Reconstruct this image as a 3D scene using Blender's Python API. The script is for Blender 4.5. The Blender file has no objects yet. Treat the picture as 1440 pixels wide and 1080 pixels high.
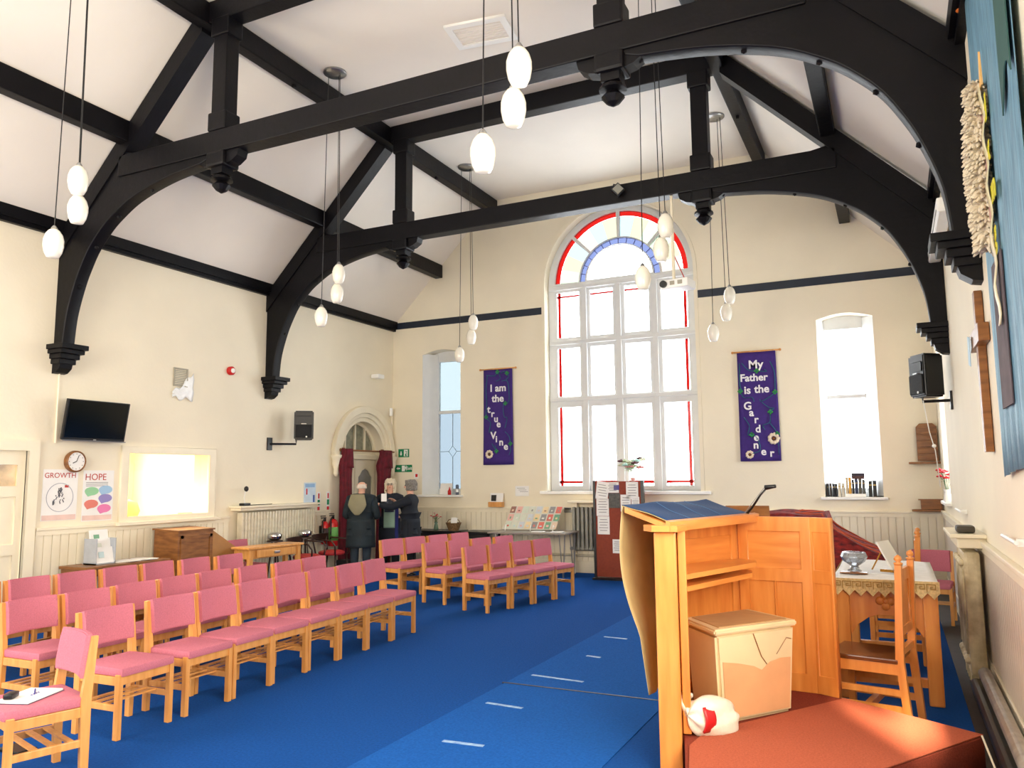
import bpy, bmesh, math, random
from mathutils import Vector, Matrix
from math import pi, sin, cos, radians as R
random.seed(7)
SC = bpy.context.scene
COL = SC.collection
# ------------------------------------------------------------------ camera, world, lights, exposure
XL, XR, YF, ZB, ZD = -8.93, 0.61, 13.04, 4.69, 1.107
cam = bpy.data.objects.new('camera', bpy.data.cameras.new('camera')); COL.objects.link(cam)
F_PX, YAW, PITCH, ROLL = 1105.2, 0.44918, 0.11811, -0.008784
cam.data.sensor_width = 36; cam.data.lens = F_PX / 1440 * 36; cam.data.clip_start = .05
_f = Vector((-sin(YAW)*cos(PITCH), cos(YAW)*cos(PITCH), sin(PITCH)))
_r = Vector((cos(YAW), sin(YAW), 0)); _u = _r.cross(_f)
_r2 = cos(ROLL)*_r + sin(ROLL)*_u; _u2 = -sin(ROLL)*_r + cos(ROLL)*_u
cam.matrix_world = Matrix(((_r2.x, _u2.x, -_f.x, 0), (_r2.y, _u2.y, -_f.y, 0), (_r2.z, _u2.z, -_f.z, 1.65), (0, 0, 0, 1)))
SC.camera = cam
W_STR = 10.0; EXPO = .5; SKYV = W_STR*2**EXPO       # sky radiance and its value in the picture
w = bpy.data.worlds.new('sky'); SC.world = w; w.use_nodes = True
bg = w.node_tree.nodes['Background']; bg.inputs[0].default_value = (.93, .97, 1, 1); bg.inputs[1].default_value = W_STR
def area(name, loc, size, rot, energy, color, portal=False):
    l = bpy.data.lights.new(name, 'AREA'); l.shape = 'RECTANGLE'; l.size, l.size_y = size; l.energy = energy; l.color = color
    if portal: l.cycles.is_portal = True
    o = bpy.data.objects.new(name, l); COL.objects.link(o); o.location = loc; o.rotation_euler = rot; return o
area('portal', (-4.23, 13.6, 3.9), (3.0, 5.4), (R(-90), 0, 0), 10, (1, 1, 1), True)
area('portal', (-7.8, 13.6, 2.75), (1.1, 3.0), (R(-90), 0, 0), 10, (1, 1, 1), True)
area('portal', (-.56, 13.6, 2.75), (1.1, 3.0), (R(-90), 0, 0), 10, (1, 1, 1), True)
# fill lamps added at back and left; warm side lamp for an unseen window
area('back_fill_light', (-5.6, -1.9, 3.0), (3.6, 3.4), (R(90), 0, 0), 330, (1, .95, .87))
area('side_window_light', (XR - .03, 1.5, 2.4), (2.0, 2.4), (0, R(90), 0), 290, (1, .86, .68))
area('left_fill_light', (XL + .03, 1.4, 3.1), (3.0, 3.0), (0, R(-90), 0), 110, (1, .97, .93))
area('annexe_light', (-10.6, 7.9, 2.6), (1.6, 1.6), (0, 0, 0), 150, (1, .84, .55))
sun = bpy.data.lights.new('sun', 'SUN'); sun.energy = 32; sun.angle = R(7); sun.color = (1, .86, .62)
so = bpy.data.objects.new('sun', sun); COL.objects.link(so)
so.rotation_euler = Vector((-.30, .66, -.69)).to_track_quat('-Z', 'Y').to_euler()
SC.view_settings.view_transform = 'Standard'; SC.view_settings.look = 'None'
SC.view_settings.exposure = EXPO; SC.view_settings.gamma = 1; SC.view_settings.use_curve_mapping = False
SC.cycles.max_bounces = 8; SC.cycles.diffuse_bounces = 5; SC.cycles.transparent_max_bounces = 12
SC.cycles.sample_clamp_indirect = 6; SC.cycles.use_denoising = True; SC.cycles.caustics_reflective = False; SC.cycles.caustics_refractive = False

# ------------------------------------------------------------------ materials
def lin(c): return tuple(((v/255)/12.92 if v/255 <= .04045 else ((v/255+.055)/1.055)**2.4) for v in c)
MATS = {}
def mat(name, rgb, rough=.6, metal=0, var=.06, scale=8, bump=0, bscale=60, stretch=(1, 1, 1), rgb2=None, spec=.5, coat=0, coords='Object', emit=0):
    if name in MATS: return MATS[name]
    m = bpy.data.materials.new(name); m.use_nodes = True; nt = m.node_tree; N = nt.nodes; L = nt.links
    b = N['Principled BSDF']; b.inputs['Roughness'].default_value = rough; b.inputs['Metallic'].default_value = metal
    b.inputs['Specular IOR Level'].default_value = spec; b.inputs['Coat Weight'].default_value = coat
    c = lin(rgb); c2 = lin(rgb2) if rgb2 else tuple(v*(1-var*2.2) for v in c)
    tc = N.new('ShaderNodeTexCoord'); mp = N.new('ShaderNodeMapping'); mp.inputs['Scale'].default_value = stretch
    L.new(tc.outputs[coords], mp.inputs[0])
    nz = N.new('ShaderNodeTexNoise'); nz.inputs['Scale'].default_value = scale; nz.inputs['Detail'].default_value = 5
    L.new(mp.outputs[0], nz.inputs[0])
    cr = N.new('ShaderNodeValToRGB'); cr.color_ramp.elements[0].position = .3; cr.color_ramp.elements[1].position = .7
    cr.color_ramp.elements[0].color = (*c2, 1); cr.color_ramp.elements[1].color = (*c, 1)
    L.new(nz.outputs[0], cr.inputs[0]); L.new(cr.outputs[0], b.inputs['Base Color'])
    if bump:
        n2 = N.new('ShaderNodeTexNoise'); n2.inputs['Scale'].default_value = bscale; n2.inputs['Detail'].default_value = 3
        L.new(mp.outputs[0], n2.inputs[0]); bp = N.new('ShaderNodeBump'); bp.inputs['Strength'].default_value = bump; bp.inputs['Distance'].default_value = .01
        L.new(n2.outputs[0], bp.inputs['Height']); L.new(bp.outputs[0], b.inputs['Normal'])
    if emit: b.inputs['Emission Color'].default_value = (*c, 1); b.inputs['Emission Strength'].default_value = emit
    MATS[name] = m; return m
def glass(name, tint, gloss=.06, rough=.02):
    if name in MATS: return MATS[name]
    tint = tuple(math.sqrt(v) for v in tint)          # every pane is crossed twice (front and back face)
    m = bpy.data.materials.new(name); m.use_nodes = True; nt = m.node_tree; N = nt.nodes; L = nt.links
    N.remove(N['Principled BSDF']); out = N['Material Output']
    t = N.new('ShaderNodeBsdfTransparent'); t.inputs[0].default_value = (*tint, 1)
    g = N.new('ShaderNodeBsdfGlossy'); g.inputs['Roughness'].default_value = rough
    nz = N.new('ShaderNodeTexNoise'); nz.inputs['Scale'].default_value = 6
    mr = N.new('ShaderNodeMapRange'); mr.inputs[3].default_value = gloss*.7; mr.inputs[4].default_value = gloss*1.3
    mx = N.new('ShaderNodeMixShader'); L.new(nz.outputs[0], mr.inputs[0]); L.new(mr.outputs[0], mx.inputs[0])
    L.new(t.outputs[0], mx.inputs[1]); L.new(g.outputs[0], mx.inputs[2]); L.new(mx.outputs[0], out.inputs[0])
    MATS[name] = m; return m
WALL = mat('wall_paint', (240, 231, 208), .75, var=.03, scale=1.3, bump=.15, bscale=25)
CEIL = mat('ceiling_paint', (240, 233, 222), .8, var=.03, scale=.9, bump=.1, bscale=20)
CREAM = mat('cream_woodwork', (242, 233, 208), .4, var=.03, scale=3)
WHITE = mat('white_paint', (246, 246, 242), .4, var=.01)
FRAME = mat('window_frame_paint', (218, 220, 220), .5, var=.02)
DARK = mat('dark_beam', (12, 10, 15), .45, scale=5, bump=.3, bscale=14, rgb2=(7, 7, 10), spec=.22)
NAVY = mat('navy_stripe_paint', (22, 34, 52), .5, var=.1)
CARPET = mat('blue_carpet', (18, 80, 160), .95, var=.14, scale=60, bump=.6, bscale=400, spec=.1)
CARPET2 = mat('blue_carpet_strip', (26, 94, 180), .95, var=.12, scale=60, bump=.6, bscale=400, spec=.1)
REDC = mat('red_carpet', (200, 106, 78), .95, var=.1, scale=90, bump=1, bscale=260, spec=.1)
OAK = mat('honey_wood', (224, 164, 94), .38, rgb2=(204, 138, 68), scale=3, stretch=(8, 8, 1), coat=.15)
PINE = mat('orange_pine', (230, 154, 76), .35, rgb2=(206, 122, 50), scale=2.2, stretch=(7, 7, .8), coat=.25)
PINEH = mat('orange_pine_across', (232, 156, 78), .35, rgb2=(208, 124, 52), scale=2.2, stretch=(.9, .9, 8), coat=.25)
WALNUT = mat('brown_wood', (150, 98, 50), .4, rgb2=(112, 68, 32), scale=3, stretch=(2, 2, 10))
DWOOD = mat('dark_brown_wood', (62, 34, 24), .35, rgb2=(40, 22, 16), scale=4)
PINK = mat('pink_upholstery', (206, 122, 140), .9, var=.08, scale=120, bump=.5, bscale=500, spec=.15)
BLACK = mat('black_plastic', (16, 17, 20), .35, var=.1)
SCREEN = mat('tv_screen', (8, 14, 14), .12, var=.05)
STEEL = mat('steel', (170, 170, 168), .3, metal=.9, var=.05)
CHROME = mat('chrome', (220, 220, 222), .12, metal=1, var=.02)
PAPER = mat('white_paper', (240, 240, 238), .8, var=.02)
PURPLE = mat('purple_fabric', (62, 36, 122), .85, var=.08, scale=20, bump=.3, bscale=200)
FELT = mat('white_felt', (238, 236, 240), .9, var=.02)
VINE = mat('teal_cord', (38, 110, 130), .8, var=.1)
GREEN = mat('green_fabric', (50, 150, 70), .8, var=.1)
VELVET = mat('red_velvet', (112, 10, 34), .8, var=.25, scale=12, bump=.4)
RADM = mat('cream_radiator_paint', (228, 220, 196), .4, var=.08, scale=14)
RADG = mat('grey_radiator_paint', (150, 150, 140), .4, var=.1)
SHADE = mat('opal_glass_shade', (244, 240, 226), .22, var=.01, coat=.5)
RED = mat('red_paint', (200, 24, 26), .35, var=.05)
GREENS = mat('sign_green', (0, 132, 84), .5, var=.02)
SKIN = mat('skin', (224, 172, 148), .55, var=.05, scale=12)

# ------------------------------------------------------------------ mesh helpers
def setk(o, label=None, cat=None, group=None, kind=None):
    if label: o['label'] = label
    if cat: o['category'] = cat
    if group: o['group'] = group
    if kind: o['kind'] = kind
    return o
def empty(name, loc=(0, 0, 0), rz=0, label=None, cat=None, group=None, kind=None):
    o = bpy.data.objects.new(name, None); COL.objects.link(o); o.location = loc; o.rotation_euler = (0, 0, rz); o.empty_display_size = .1
    return setk(o, label, cat, group, kind)
class MB:
    def __init__(s): s.bm = bmesh.new()
    def box(s, c, d, rot=None, bev=0, taper=None):
        vs = []
        for z in (-.5, .5):
            for x, y in ((-.5, -.5), (.5, -.5), (.5, .5), (-.5, .5)):
                k = (taper if taper and z > 0 else 1)
                v = Vector((x*d[0]*k, y*d[1]*k, z*d[2]))
                if rot: v = rot @ v
                vs.append(s.bm.verts.new(v + Vector(c)))
        fs = [(3, 2, 1, 0), (4, 5, 6, 7), (0, 1, 5, 4), (1, 2, 6, 5), (2, 3, 7, 6), (3, 0, 4, 7)]
        faces = [s.bm.faces.new([vs[i] for i in f]) for f in fs]
        if bev:
            es = list({e for f in faces for e in f.edges})
            bmesh.ops.bevel(s.bm, geom=es, offset=bev, segments=2, affect='EDGES', profile=.6)
        return s
    def b2(s, x0, x1, y0, y1, z0, z1, bev=0): return s.box(((x0+x1)/2, (y0+y1)/2, (z0+z1)/2), (abs(x1-x0), abs(y1-y0), abs(z1-z0)), bev=bev)
    def tube(s, pts, r, n=8, cap=True):
        pts = [Vector(p) for p in pts]; rings = []
        rs = r if isinstance(r, (list, tuple)) else [r]*len(pts)
        up = None
        for i, p in enumerate(pts):
            d = (pts[min(i+1, len(pts)-1)] - pts[max(i-1, 0)]).normalized()
            if up is None: up = Vector((0, 0, 1)) if abs(d.z) < .9 else Vector((1, 0, 0))
            a = d.cross(up)
            if a.length < 1e-4: a = d.orthogonal()
            a.normalize(); b = d.cross(a); up = -b if False else up
            rings.append([s.bm.verts.new(p + (a*cos(2*pi*k/n) + b*sin(2*pi*k/n))*rs[i]) for k in range(n)])
        for i in range(len(rings)-1):
            for k in range(n): s.bm.faces.new((rings[i][k], rings[i][(k+1) % n], rings[i+1][(k+1) % n], rings[i+1][k]))
        if cap: s.bm.faces.new(rings[0][::-1]); s.bm.faces.new(rings[-1])
        return s
    def lathe(s, prof, c=(0, 0, 0), n=20, M=None, sx=1, sy=1):
        rings = []
        for r, z in prof:
            ring = []
            for k in range(n):
                v = Vector((r*cos(2*pi*k/n)*sx, r*sin(2*pi*k/n)*sy, z))
                if M: v = M @ v
                ring.append(s.bm.verts.new(v + Vector(c)))
            rings.append(ring)
        for i in range(len(rings)-1):
            for k in range(n): s.bm.faces.new((rings[i][k], rings[i][(k+1) % n], rings[i+1][(k+1) % n], rings[i+1][k]))
        s.bm.faces.new(rings[0][::-1]); s.bm.faces.new(rings[-1]); return s
    def prism(s, pts, d):      # pts: list of 3D, d: extrusion vector
        d = Vector(d); a = [s.bm.verts.new(p) for p in pts]; b = [s.bm.verts.new(Vector(p)+d) for p in pts]; n = len(pts)
        s.bm.faces.new(a[::-1]); s.bm.faces.new(b)
        for i in range(n): s.bm.faces.new((a[i], a[(i+1) % n], b[(i+1) % n], b[i]))
        return s
    def grid(s, f, nu, nv, thick=0):
        V = [[s.bm.verts.new(f(u/nu, v/nv)) for v in range(nv+1)] for u in range(nu+1)]
        fs = [s.bm.faces.new((V[u][v], V[u+1][v], V[u+1][v+1], V[u][v+1])) for u in range(nu) for v in range(nv)]
        if thick:
            s.bm.normal_update()
            W = [[s.bm.verts.new(v.co - v.normal*thick) for v in row] for row in V]
            for u in range(nu):
                for v in range(nv): s.bm.faces.new((W[u][v], W[u][v+1], W[u+1][v+1], W[u+1][v]))
                for v, d in ((0, 1), (nv, -1)): s.bm.faces.new((V[u][v], W[u][v], W[u+1][v], V[u+1][v])[::d])
            for v in range(nv):
                for u, d in ((0, -1), (nu, 1)): s.bm.faces.new((V[u][v], W[u][v], W[u][v+1], V[u][v+1])[::d])
        return s
    def ball(s, c, r, sx=1, sy=1, sz=1, sub=2, rot=None):
        M = Matrix.Translation(c) @ (rot.to_4x4() if rot else Matrix()) @ Matrix.Diagonal((sx, sy, sz, 1))
        bmesh.ops.create_icosphere(s.bm, subdivisions=sub, radius=r, matrix=M); return s
    def build(s, name, m, parent=None, smooth=False, angle=None):
        bmesh.ops.recalc_face_normals(s.bm, faces=s.bm.faces)
        if not any(e.is_boundary for e in s.bm.edges) and s.bm.calc_volume(signed=True) < 0: bmesh.ops.reverse_faces(s.bm, faces=s.bm.faces)
        me = bpy.data.meshes.new(name); s.bm.to_mesh(me); s.bm.free()
        me.materials.append(m)
        if smooth:
            me.shade_smooth()
            if angle: me.set_sharp_from_angle(angle=R(angle))
        o = bpy.data.objects.new(name, me); COL.objects.link(o)
        if parent: o.parent = parent
        return o
def XZ(y): return Matrix(((1, 0, 0, 0), (0, 0, -1, y), (0, 1, 0, 0), (0, 0, 0, 1)))
def YZ(x): return Matrix(((0, 0, 1, x), (1, 0, 0, 0), (0, 1, 0, 0), (0, 0, 0, 1)))
def XY(z): return Matrix.Translation((0, 0, z))
def plate(name, outer, holes, t, M, m, parent=None, bevel=0):
    cu = bpy.data.curves.new(name, 'CURVE'); cu.dimensions = '2D'; cu.fill_mode = 'BOTH'; cu.extrude = t/2 - bevel; cu.bevel_depth = bevel; cu.bevel_resolution = 1
    if bevel: cu.offset = -bevel
    for loop in [outer] + list(holes):
        sp = cu.splines.new('POLY'); sp.points.add(len(loop)-1)
        for i, p in enumerate(loop): sp.points[i].co = (p[0], p[1], 0, 1)
        sp.use_cyclic_u = True
    tmp = bpy.data.objects.new('tmp', cu); COL.objects.link(tmp)
    me = bpy.data.meshes.new_from_object(tmp.evaluated_get(bpy.context.evaluated_depsgraph_get()))
    bpy.data.objects.remove(tmp); bpy.data.curves.remove(cu)
    me.transform(M); me.name = name; me.materials.clear(); me.materials.append(m)
    o = bpy.data.objects.new(name, me); COL.objects.link(o)
    if parent: o.parent = parent
    return o
def rect(a, b, c, d): return [(a, c), (b, c), (b, d), (a, d)]
def arc(cx, cz, r, a0, a1, n=24): return [(cx + r*cos(R(a0+(a1-a0)*i/n)), cz + r*sin(R(a0+(a1-a0)*i/n))) for i in range(n+1)]
def text(s, name, loc, size, m, parent=None, M=None, off=0.0, align='LEFT', ext=.002):
    cu = bpy.data.curves.new(name, 'FONT'); cu.body = s; cu.size = size; cu.extrude = ext; cu.offset = off; cu.align_x = align; cu.resolution_u = 3
    tmp = bpy.data.objects.new('tmp', cu); COL.objects.link(tmp)
    me = bpy.data.meshes.new_from_object(tmp.evaluated_get(bpy.context.evaluated_depsgraph_get())); bpy.data.objects.remove(tmp)
    me.name = name; me.materials.clear(); me.materials.append(m); o = bpy.data.objects.new(name, me); COL.objects.link(o)
    if parent: o.parent = parent
    o.matrix_local = Matrix.Translation(loc) @ (M or Matrix())
    return o
FACE_S = Matrix.Rotation(R(90), 4, 'X')                      # reads when looking along +Y
FACE_E = Matrix.Rotation(R(90), 4, 'Z') @ FACE_S             # on the left wall, reads when looking along -X
FACE_W = Matrix.Rotation(R(-90), 4, 'Z') @ FACE_S            # on the right wall, reads when looking along +X
def copy_tree(o, parent=None):
    c = o.copy(); COL.objects.link(c)
    if parent: c.parent = parent
    for ch in o.children: copy_tree(ch, c)
    return c

# ------------------------------------------------------------------ setting: floor, walls, ceiling
YB = -2.0
o = MB().b2(XL, XR, YB, YF, -.1, 0).build('floor', CARPET); setk(o, 'blue fitted carpet over the whole hall floor', kind='structure')
o = MB().b2(-2.93, -1.6, YB, 12.9, 0, .004).build('carpet_strip', CARPET2); setk(o, 'slightly paler blue carpet strip with a straight seam', kind='structure')
# far wall
XM = (XL+XR)/2
gable = [(XL-.4, -.1), (XR+.4, -.1), (XR+.4, ZB-.3), (XR+.1, ZB), (XR-2.27, 7.1), (XL+2.27, 7.1), (XL-.1, ZB), (XL-.4, ZB-.3)]
big = [(-5.6, 1.4), (-2.86, 1.4)] + arc(-4.23, 5.15, 1.37, 0, 180, 32)
def seg(x0, x1, z0, z1, rise=.08): return [(x0, z0), (x1, z0), (x1, z1)] + [(x1+(x0-x1)*k/8, z1+rise*sin(pi*k/8)) for k in range(1, 8)] + [(x0, z1)]
o = plate('wall_far', gable, [big, seg(-8.24, -7.38, 1.33, 4.06), seg(-.97, -.16, 1.31, 4.06)], .42, XZ(YF+.21), WALL); o['kind'] = 'structure'
# left wall with door, hatch window and arched doorway
CY, CZ = 12.07, 2.07
archo = [(CY-.66, -.1), (CY+.66, -.1)] + arc(CY, CZ, .66, 0, 180, 24)
o = plate('wall_left', [(YB, -.1), (YF, -.1), (YF, ZB+.1), (YB, ZB+.1)], [rect(7.03, 8.40, 1.17, 2.02), archo, rect(5.02, 5.72, -.05, 2.0)], .3, YZ(XL-.15), WALL); o['kind'] = 'structure'
rwin = rect(11.1, 12.1, 1.29, 3.6)
swin = rect(2.9, 4.3, 1.4, 2.9)  # unseen opening, placed so the sun reaches the dais
o = plate('wall_right', [(YB, -.1), (YF, -.1), (YF, ZB+.1), (YB, ZB+.1)], [rwin, swin], .3, YZ(XR+.15), WALL); o['kind'] = 'structure'
bwin = rect(-.15, .35, 3.75, 4.9)
o = plate('wall_back', [(XL-.3, -.1), (XR+.3, -.1), (XR+.3, ZB), (XR-2.27, 7.1), (XL+2.27, 7.1), (XL-.3, ZB)], [], .2, XZ(YB-.1), WALL); o['kind'] = 'structure'
m = MB(); sl = .12
m.prism([(XL, YB, ZB), (XL+2.26, YB, 6.95), (XL+2.26, YB, 7.1), (XL-.15, YB, ZB+.02)], (0, YF-YB, 0))
m.prism([(XR, YB, ZB), (XR-2.26, YB, 6.95), (XR-2.26, YB, 7.1), (XR+.15, YB, ZB+.02)], (0, YF-YB, 0))
m.b2(XL+2.26, XR-2.26, YB, YF, 6.95, 7.1)
o = m.build('ceiling', CEIL); o['kind'] = 'structure'
# wall plates and painted stripe
def struct(name, m_, mt, label=None):
    o = m_.build(name, mt); o['kind'] = 'structure'
    if label: o['label'] = label
    return o
struct('trim_1', MB().b2(XL, XL+.10, YB, YF, ZB-.06, ZB+.08).b2(XL, XL+.06, YB, YF, ZB-.11, ZB-.06), DARK, 'dark timber wall plate along the left wall')
struct('trim_2', MB().b2(XR-.10, XR, YB, YF, ZB-.06, ZB+.08).b2(XR-.06, XR, YB, YF, ZB-.11, ZB-.06), DARK, 'dark timber wall plate along the right wall')
struct('trim_3', MB().b2(XL+.06, -5.66, YF-.012, YF, ZB-.07, ZB+.06), NAVY, 'navy painted stripe left of the great window')
struct('trim_4', MB().b2(-2.80, XR-.06, YF-.012, YF, ZB-.07, ZB+.06), NAVY, 'navy painted stripe right of the great window')
# wainscot: boards one by one under a cap rail
def wains(name, axis, fixed, segs, h, label, sgn, bw=.105, bm_=None):
    bm_ = bm_ or CREAM
    root = empty(name, (0, 0, 0)); root['kind'] = 'structure'; root['label'] = label
    cap = MB(); base = MB(); proto = None
    for a, b in segs:
        f0, f1 = fixed, fixed+sgn*.045
        if axis == 'x':
            cap.b2(a, b, min(f0, f1), max(f0, f1), h-.035, h, bev=.008).b2(a, b, min(f0, fixed+sgn*.03), max(f0, fixed+sgn*.03), h-.09, h-.035)
            base.b2(a, b, min(f0, fixed+sgn*.03), max(f0, fixed+sgn*.03), 0, .2, bev=.006)
        else:
            cap.b2(min(f0, f1), max(f0, f1), a, b, h-.035, h, bev=.008).b2(min(f0, fixed+sgn*.03), max(f0, fixed+sgn*.03), a, b, h-.09, h-.035)
            base.b2(min(f0, fixed+sgn*.03), max(f0, fixed+sgn*.03), a, b, 0, .2, bev=.006)
        n = max(1, round((b-a)/bw)); ww = (b-a)/n
        for i in range(n):
            c = a+ww*(i+.5)
            if proto is None:
                mm = MB().box((0, 0, 0), (ww-.008, .016, h-.29), bev=.003); proto = mm.build('board', bm_, root); q = proto
            else: q = proto.copy(); COL.objects.link(q)
            q.location = (c, fixed+sgn*.008, (h-.09+.2)/2) if axis == 'x' else (fixed+sgn*.008, c, (h-.09+.2)/2)
            q.rotation_euler = (0, 0, 0 if axis == 'x' else pi/2); q.scale = (1, 1, 1)
    cap.build('cap_rail', CREAM, root); base.build('skirting_board', CREAM, root)
wains('trim_5', 'x', YF, [(XL, XR)], ZD, 'cream boarded dado along the far wall', -1)
wains('trim_6', 'y', XL, [(5.86, 8.8), (10.66, 11.12)], ZD+.01, 'cream boarded dado along the left wall', 1)
wains('trim_7', 'y', XR, [(.4, 13.0)], 1.13, 'cream boarded dado along the right wall', -1, bm_=mat('stained_cream_boards', (230, 220, 200), .5, rgb2=(200, 188, 172), scale=1.4, coords='Object'))
struct('baseboard_left', MB().b2(XL, XL+.03, YB, 4.9, 0, .2), CREAM)

# ------------------------------------------------------------------ windows
CLEAR = glass('clear_window_glass', (.97, .985, 1))
def tg(name, rgb, k=1.0, **kw): return glass(name, tuple(min(1, v*k/SKYV) for v in lin(rgb)), **kw)
REDG = tg('red_window_glass', (250, 40, 34), 1.0, gloss=.01)
YELG = tg('pale_yellow_glass', (255, 253, 205), 1.35, gloss=.01)
PGRN = tg('pale_green_glass', (236, 255, 224), 1.35, gloss=.01)
PBLU = tg('pale_blue_glass', (222, 246, 255), 1.35, gloss=.01)
PPNK = tg('pale_pink_glass', (255, 238, 224), 1.35, gloss=.01)
BLUG = tg('blue_window_glass', (168, 184, 246), 1.0, gloss=.01)
FROST = tg('frosted_blue_glass', (206, 226, 240), 1.0, gloss=.03, rough=.3)
FROSTU = tg('frosted_clear_glass', (228, 246, 250), 1.1, gloss=.03, rough=.3)
LEAD = mat('lead_came', (90, 90, 150), .5)
wnd = empty('window_1'); wnd['kind'] = 'structure'; wnd['label'] = 'great round-headed window with stained glass fanlight'
cols = [(-5.44, -5.00), (-4.79, -4.36), (-4.14, -3.70), (-3.48, -3.02)]
rows = [(1.49, 2.90), (3.10, 3.98), (4.18, 5.02)]
wc = -4.23; wz = 5.17
outer = [(-5.6, 1.4), (-2.86, 1.4)] + arc(wc, 5.15, 1.37, 0, 180, 32)
holes = [rect(a, b, c, d) for a, b in cols for c, d in rows]
def sector(r0, r1, a0, a1, n=10): return arc(wc, wz, r1, a0, a1, n) + arc(wc, wz, r0, a1, a0, n)
bars = [(1.5, 43.5), (46.5, 88.5), (91.5, 133.5), (136.5, 178.5)]
holes += [sector(.77, 1.24, a, b) for a, b in bars] + [arc(wc, wz+.02, .61, 2, 178, 20), sector(.645, .75, 1.5, 178.5, 30)]
plate('window_frame', outer, holes, .09, XZ(13.26), FRAME, wnd, bevel=.008)
ms = MB()
for x in (-4.895, -4.25, -3.59): ms.b2(x-.05, x+.05, 13.17, 13.22, 1.4, 5.08, bev=.012)
for z in (3.04, 4.08, 5.10): ms.b2(-5.58, -2.88, 13.165, 13.22, z-.035, z+.035, bev=.012)
ms.build('mullion', FRAME, wnd)
for a, b in cols:
    for c, d in rows: MB().b2(a, b, 13.262, 13.268, c, d).build('pane', CLEAR, wnd)
# red borders
rb = []
x0, x1 = cols[0][0]+.045, cols[3][1]-.045
for c, d in rows:
    rb.append((x0-.026, x0+.026, c, d)); rb.append((x1-.026, x1+.026, c, d))
for i, (a, b) in enumerate(cols):
    rb.append((a, b, 1.53, 1.58)); rb.append((a, b, 4.93, 4.965))
for q in rb: MB().b2(q[0], q[1], 13.245, 13.252, q[2], q[3]).build('red_glass_strip', REDG, wnd)
tints = [[PPNK, YELG, PGRN], [PGRN, YELG, PBLU], [YELG, PBLU, PPNK], [PBLU, YELG, PGRN]]
for i, (a, b) in enumerate(bars):
    plate('red_pane', sector(1.15, 1.24, a, b), [], .008, XZ(13.262), REDG, wnd)
    for j in range(3):
        aa, bb = a+(b-a)*j/3, a+(b-a)*(j+1)/3
        plate('tinted_pane', sector(.77, 1.145, aa, bb, 5), [], .006, XZ(13.262), tints[i][j], wnd)
for j in range(14):
    a = 1+j*178/14; plate('blue_pane', sector(.645, .75, a, a+178/14, 4), [], .006, XZ(13.262), BLUG, wnd)
    MB().prism([(wc+r_*cos(R(a+d_)), 13.25, wz+r_*sin(R(a+d_))) for r_, d_ in ((.64, 0), (.76, 0), (.76, .9), (.64, .9))], (0, -.012, 0)).build('lead_bar', LEAD, wnd)
plate('lead_came', sector(.62, .645, 0, 180, 30), [], .02, XZ(13.24), LEAD, wnd)
plate('pane', arc(wc, wz+.02, .61, 2, 178, 20), [], .006, XZ(13.262), CLEAR, wnd)
MB().b2(-5.72, -2.70, 12.96, 13.24, 1.345, 1.40, bev=.01).build('window_sill', WHITE, wnd)
plate('arch_moulding', [(-5.66, 1.4)] + arc(wc, 5.15, 1.43, 180, 0, 32) + [(-2.80, 1.4), (-2.86, 1.4)] + arc(wc, 5.15, 1.37, 0, 180, 32) + [(-5.6, 1.4)], [], .03, XZ(13.03), WALL, wnd)
def side_window(n, x0, x1, fl, fr, zt, lowglass, upglass, label, sill):
    r = empty('window_%d' % n); r['kind'] = 'structure'; r['label'] = label
    a, b = x0+fl, x1-fr
    h1, h2 = rect(a, b, 1.44, zt-.03), rect(a, b, zt+.03, 3.93)
    plate('window_frame', seg(x0, x1, 1.31, 4.08), [h1, h2], .07, XZ(13.34), FRAME, r, bevel=.006)
    # splayed jambs
    MB().prism([(x0, 13.05, 1.33), (x0, 13.3, 1.33), (a-.01, 13.3, 1.33)], (0, 0, 2.75)).prism([(x1, 13.05, 1.33), (b+.01, 13.3, 1.33), (x1, 13.3, 1.33)], (0, 0, 2.75)).build('window_jamb', FRAME, r)
    MB().b2(a, b, 13.34, 13.346, 1.44, zt-.03).build('pane', lowglass, r)
    MB().b2(a, b, 13.34, 13.346, zt+.03, 3.93).build('pane', upglass, r)
    MB().b2(x0-.06, x1+.06, 12.95, 13.31, sill-.04, sill, bev=.008).build('window_sill', WHITE, r)
    return r
w2 = side_window(2, -8.24, -7.38, .22, .04, 2.93, FROST, FROSTU, 'tall narrow window with frosted pane left of great window', 1.33)
cx = (-8.02-7.42)/2
ld = MB(); 
for x, z0, z1 in ((cx, 1.44, 2.05), (cx, 2.27, 2.9)): ld.b2(x-.006, x+.006, 13.325, 13.338, z0, z1)
for x0, x1 in ((-8.02, cx-.09), (cx+.09, -7.42)): ld.b2(x0, x1, 13.325, 13.338, 2.154, 2.166)
for s_, t_ in ((-1, 1), (1, 1), (-1, -1), (1, -1)): ld.tube([(cx+s_*.09, 13.33, 2.16), (cx, 13.33, 2.16+t_*.11)], .006, 4)
ld.build('lead_came', mat('pale_lead', (150, 175, 190), .5), w2)
side_window(3, -.97, -.16, .10, .17, 2.86, CLEAR, CLEAR, 'tall narrow window with books on sill right of great window', 1.31)
w5 = empty('window_5'); w5['kind'] = 'structure'; w5['label'] = 'window in the right wall near the far corner'
plate('window_frame', rect(11.1, 12.1, 1.29, 3.6), [rect(11.17, 12.03, 1.36, 2.4), rect(11.17, 12.03, 2.46, 3.53)], .06, YZ(.80), FRAME, w5)
for z0, z1 in ((1.36, 2.4), (2.46, 3.53)): MB().b2(.80, .806, 11.17, 12.03, z0, z1).build('pane', CLEAR, w5)
MB().b2(.54, .78, 11.04, 12.16, 1.25, 1.29, bev=.008).build('window_sill', WHITE, w5)
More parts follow.
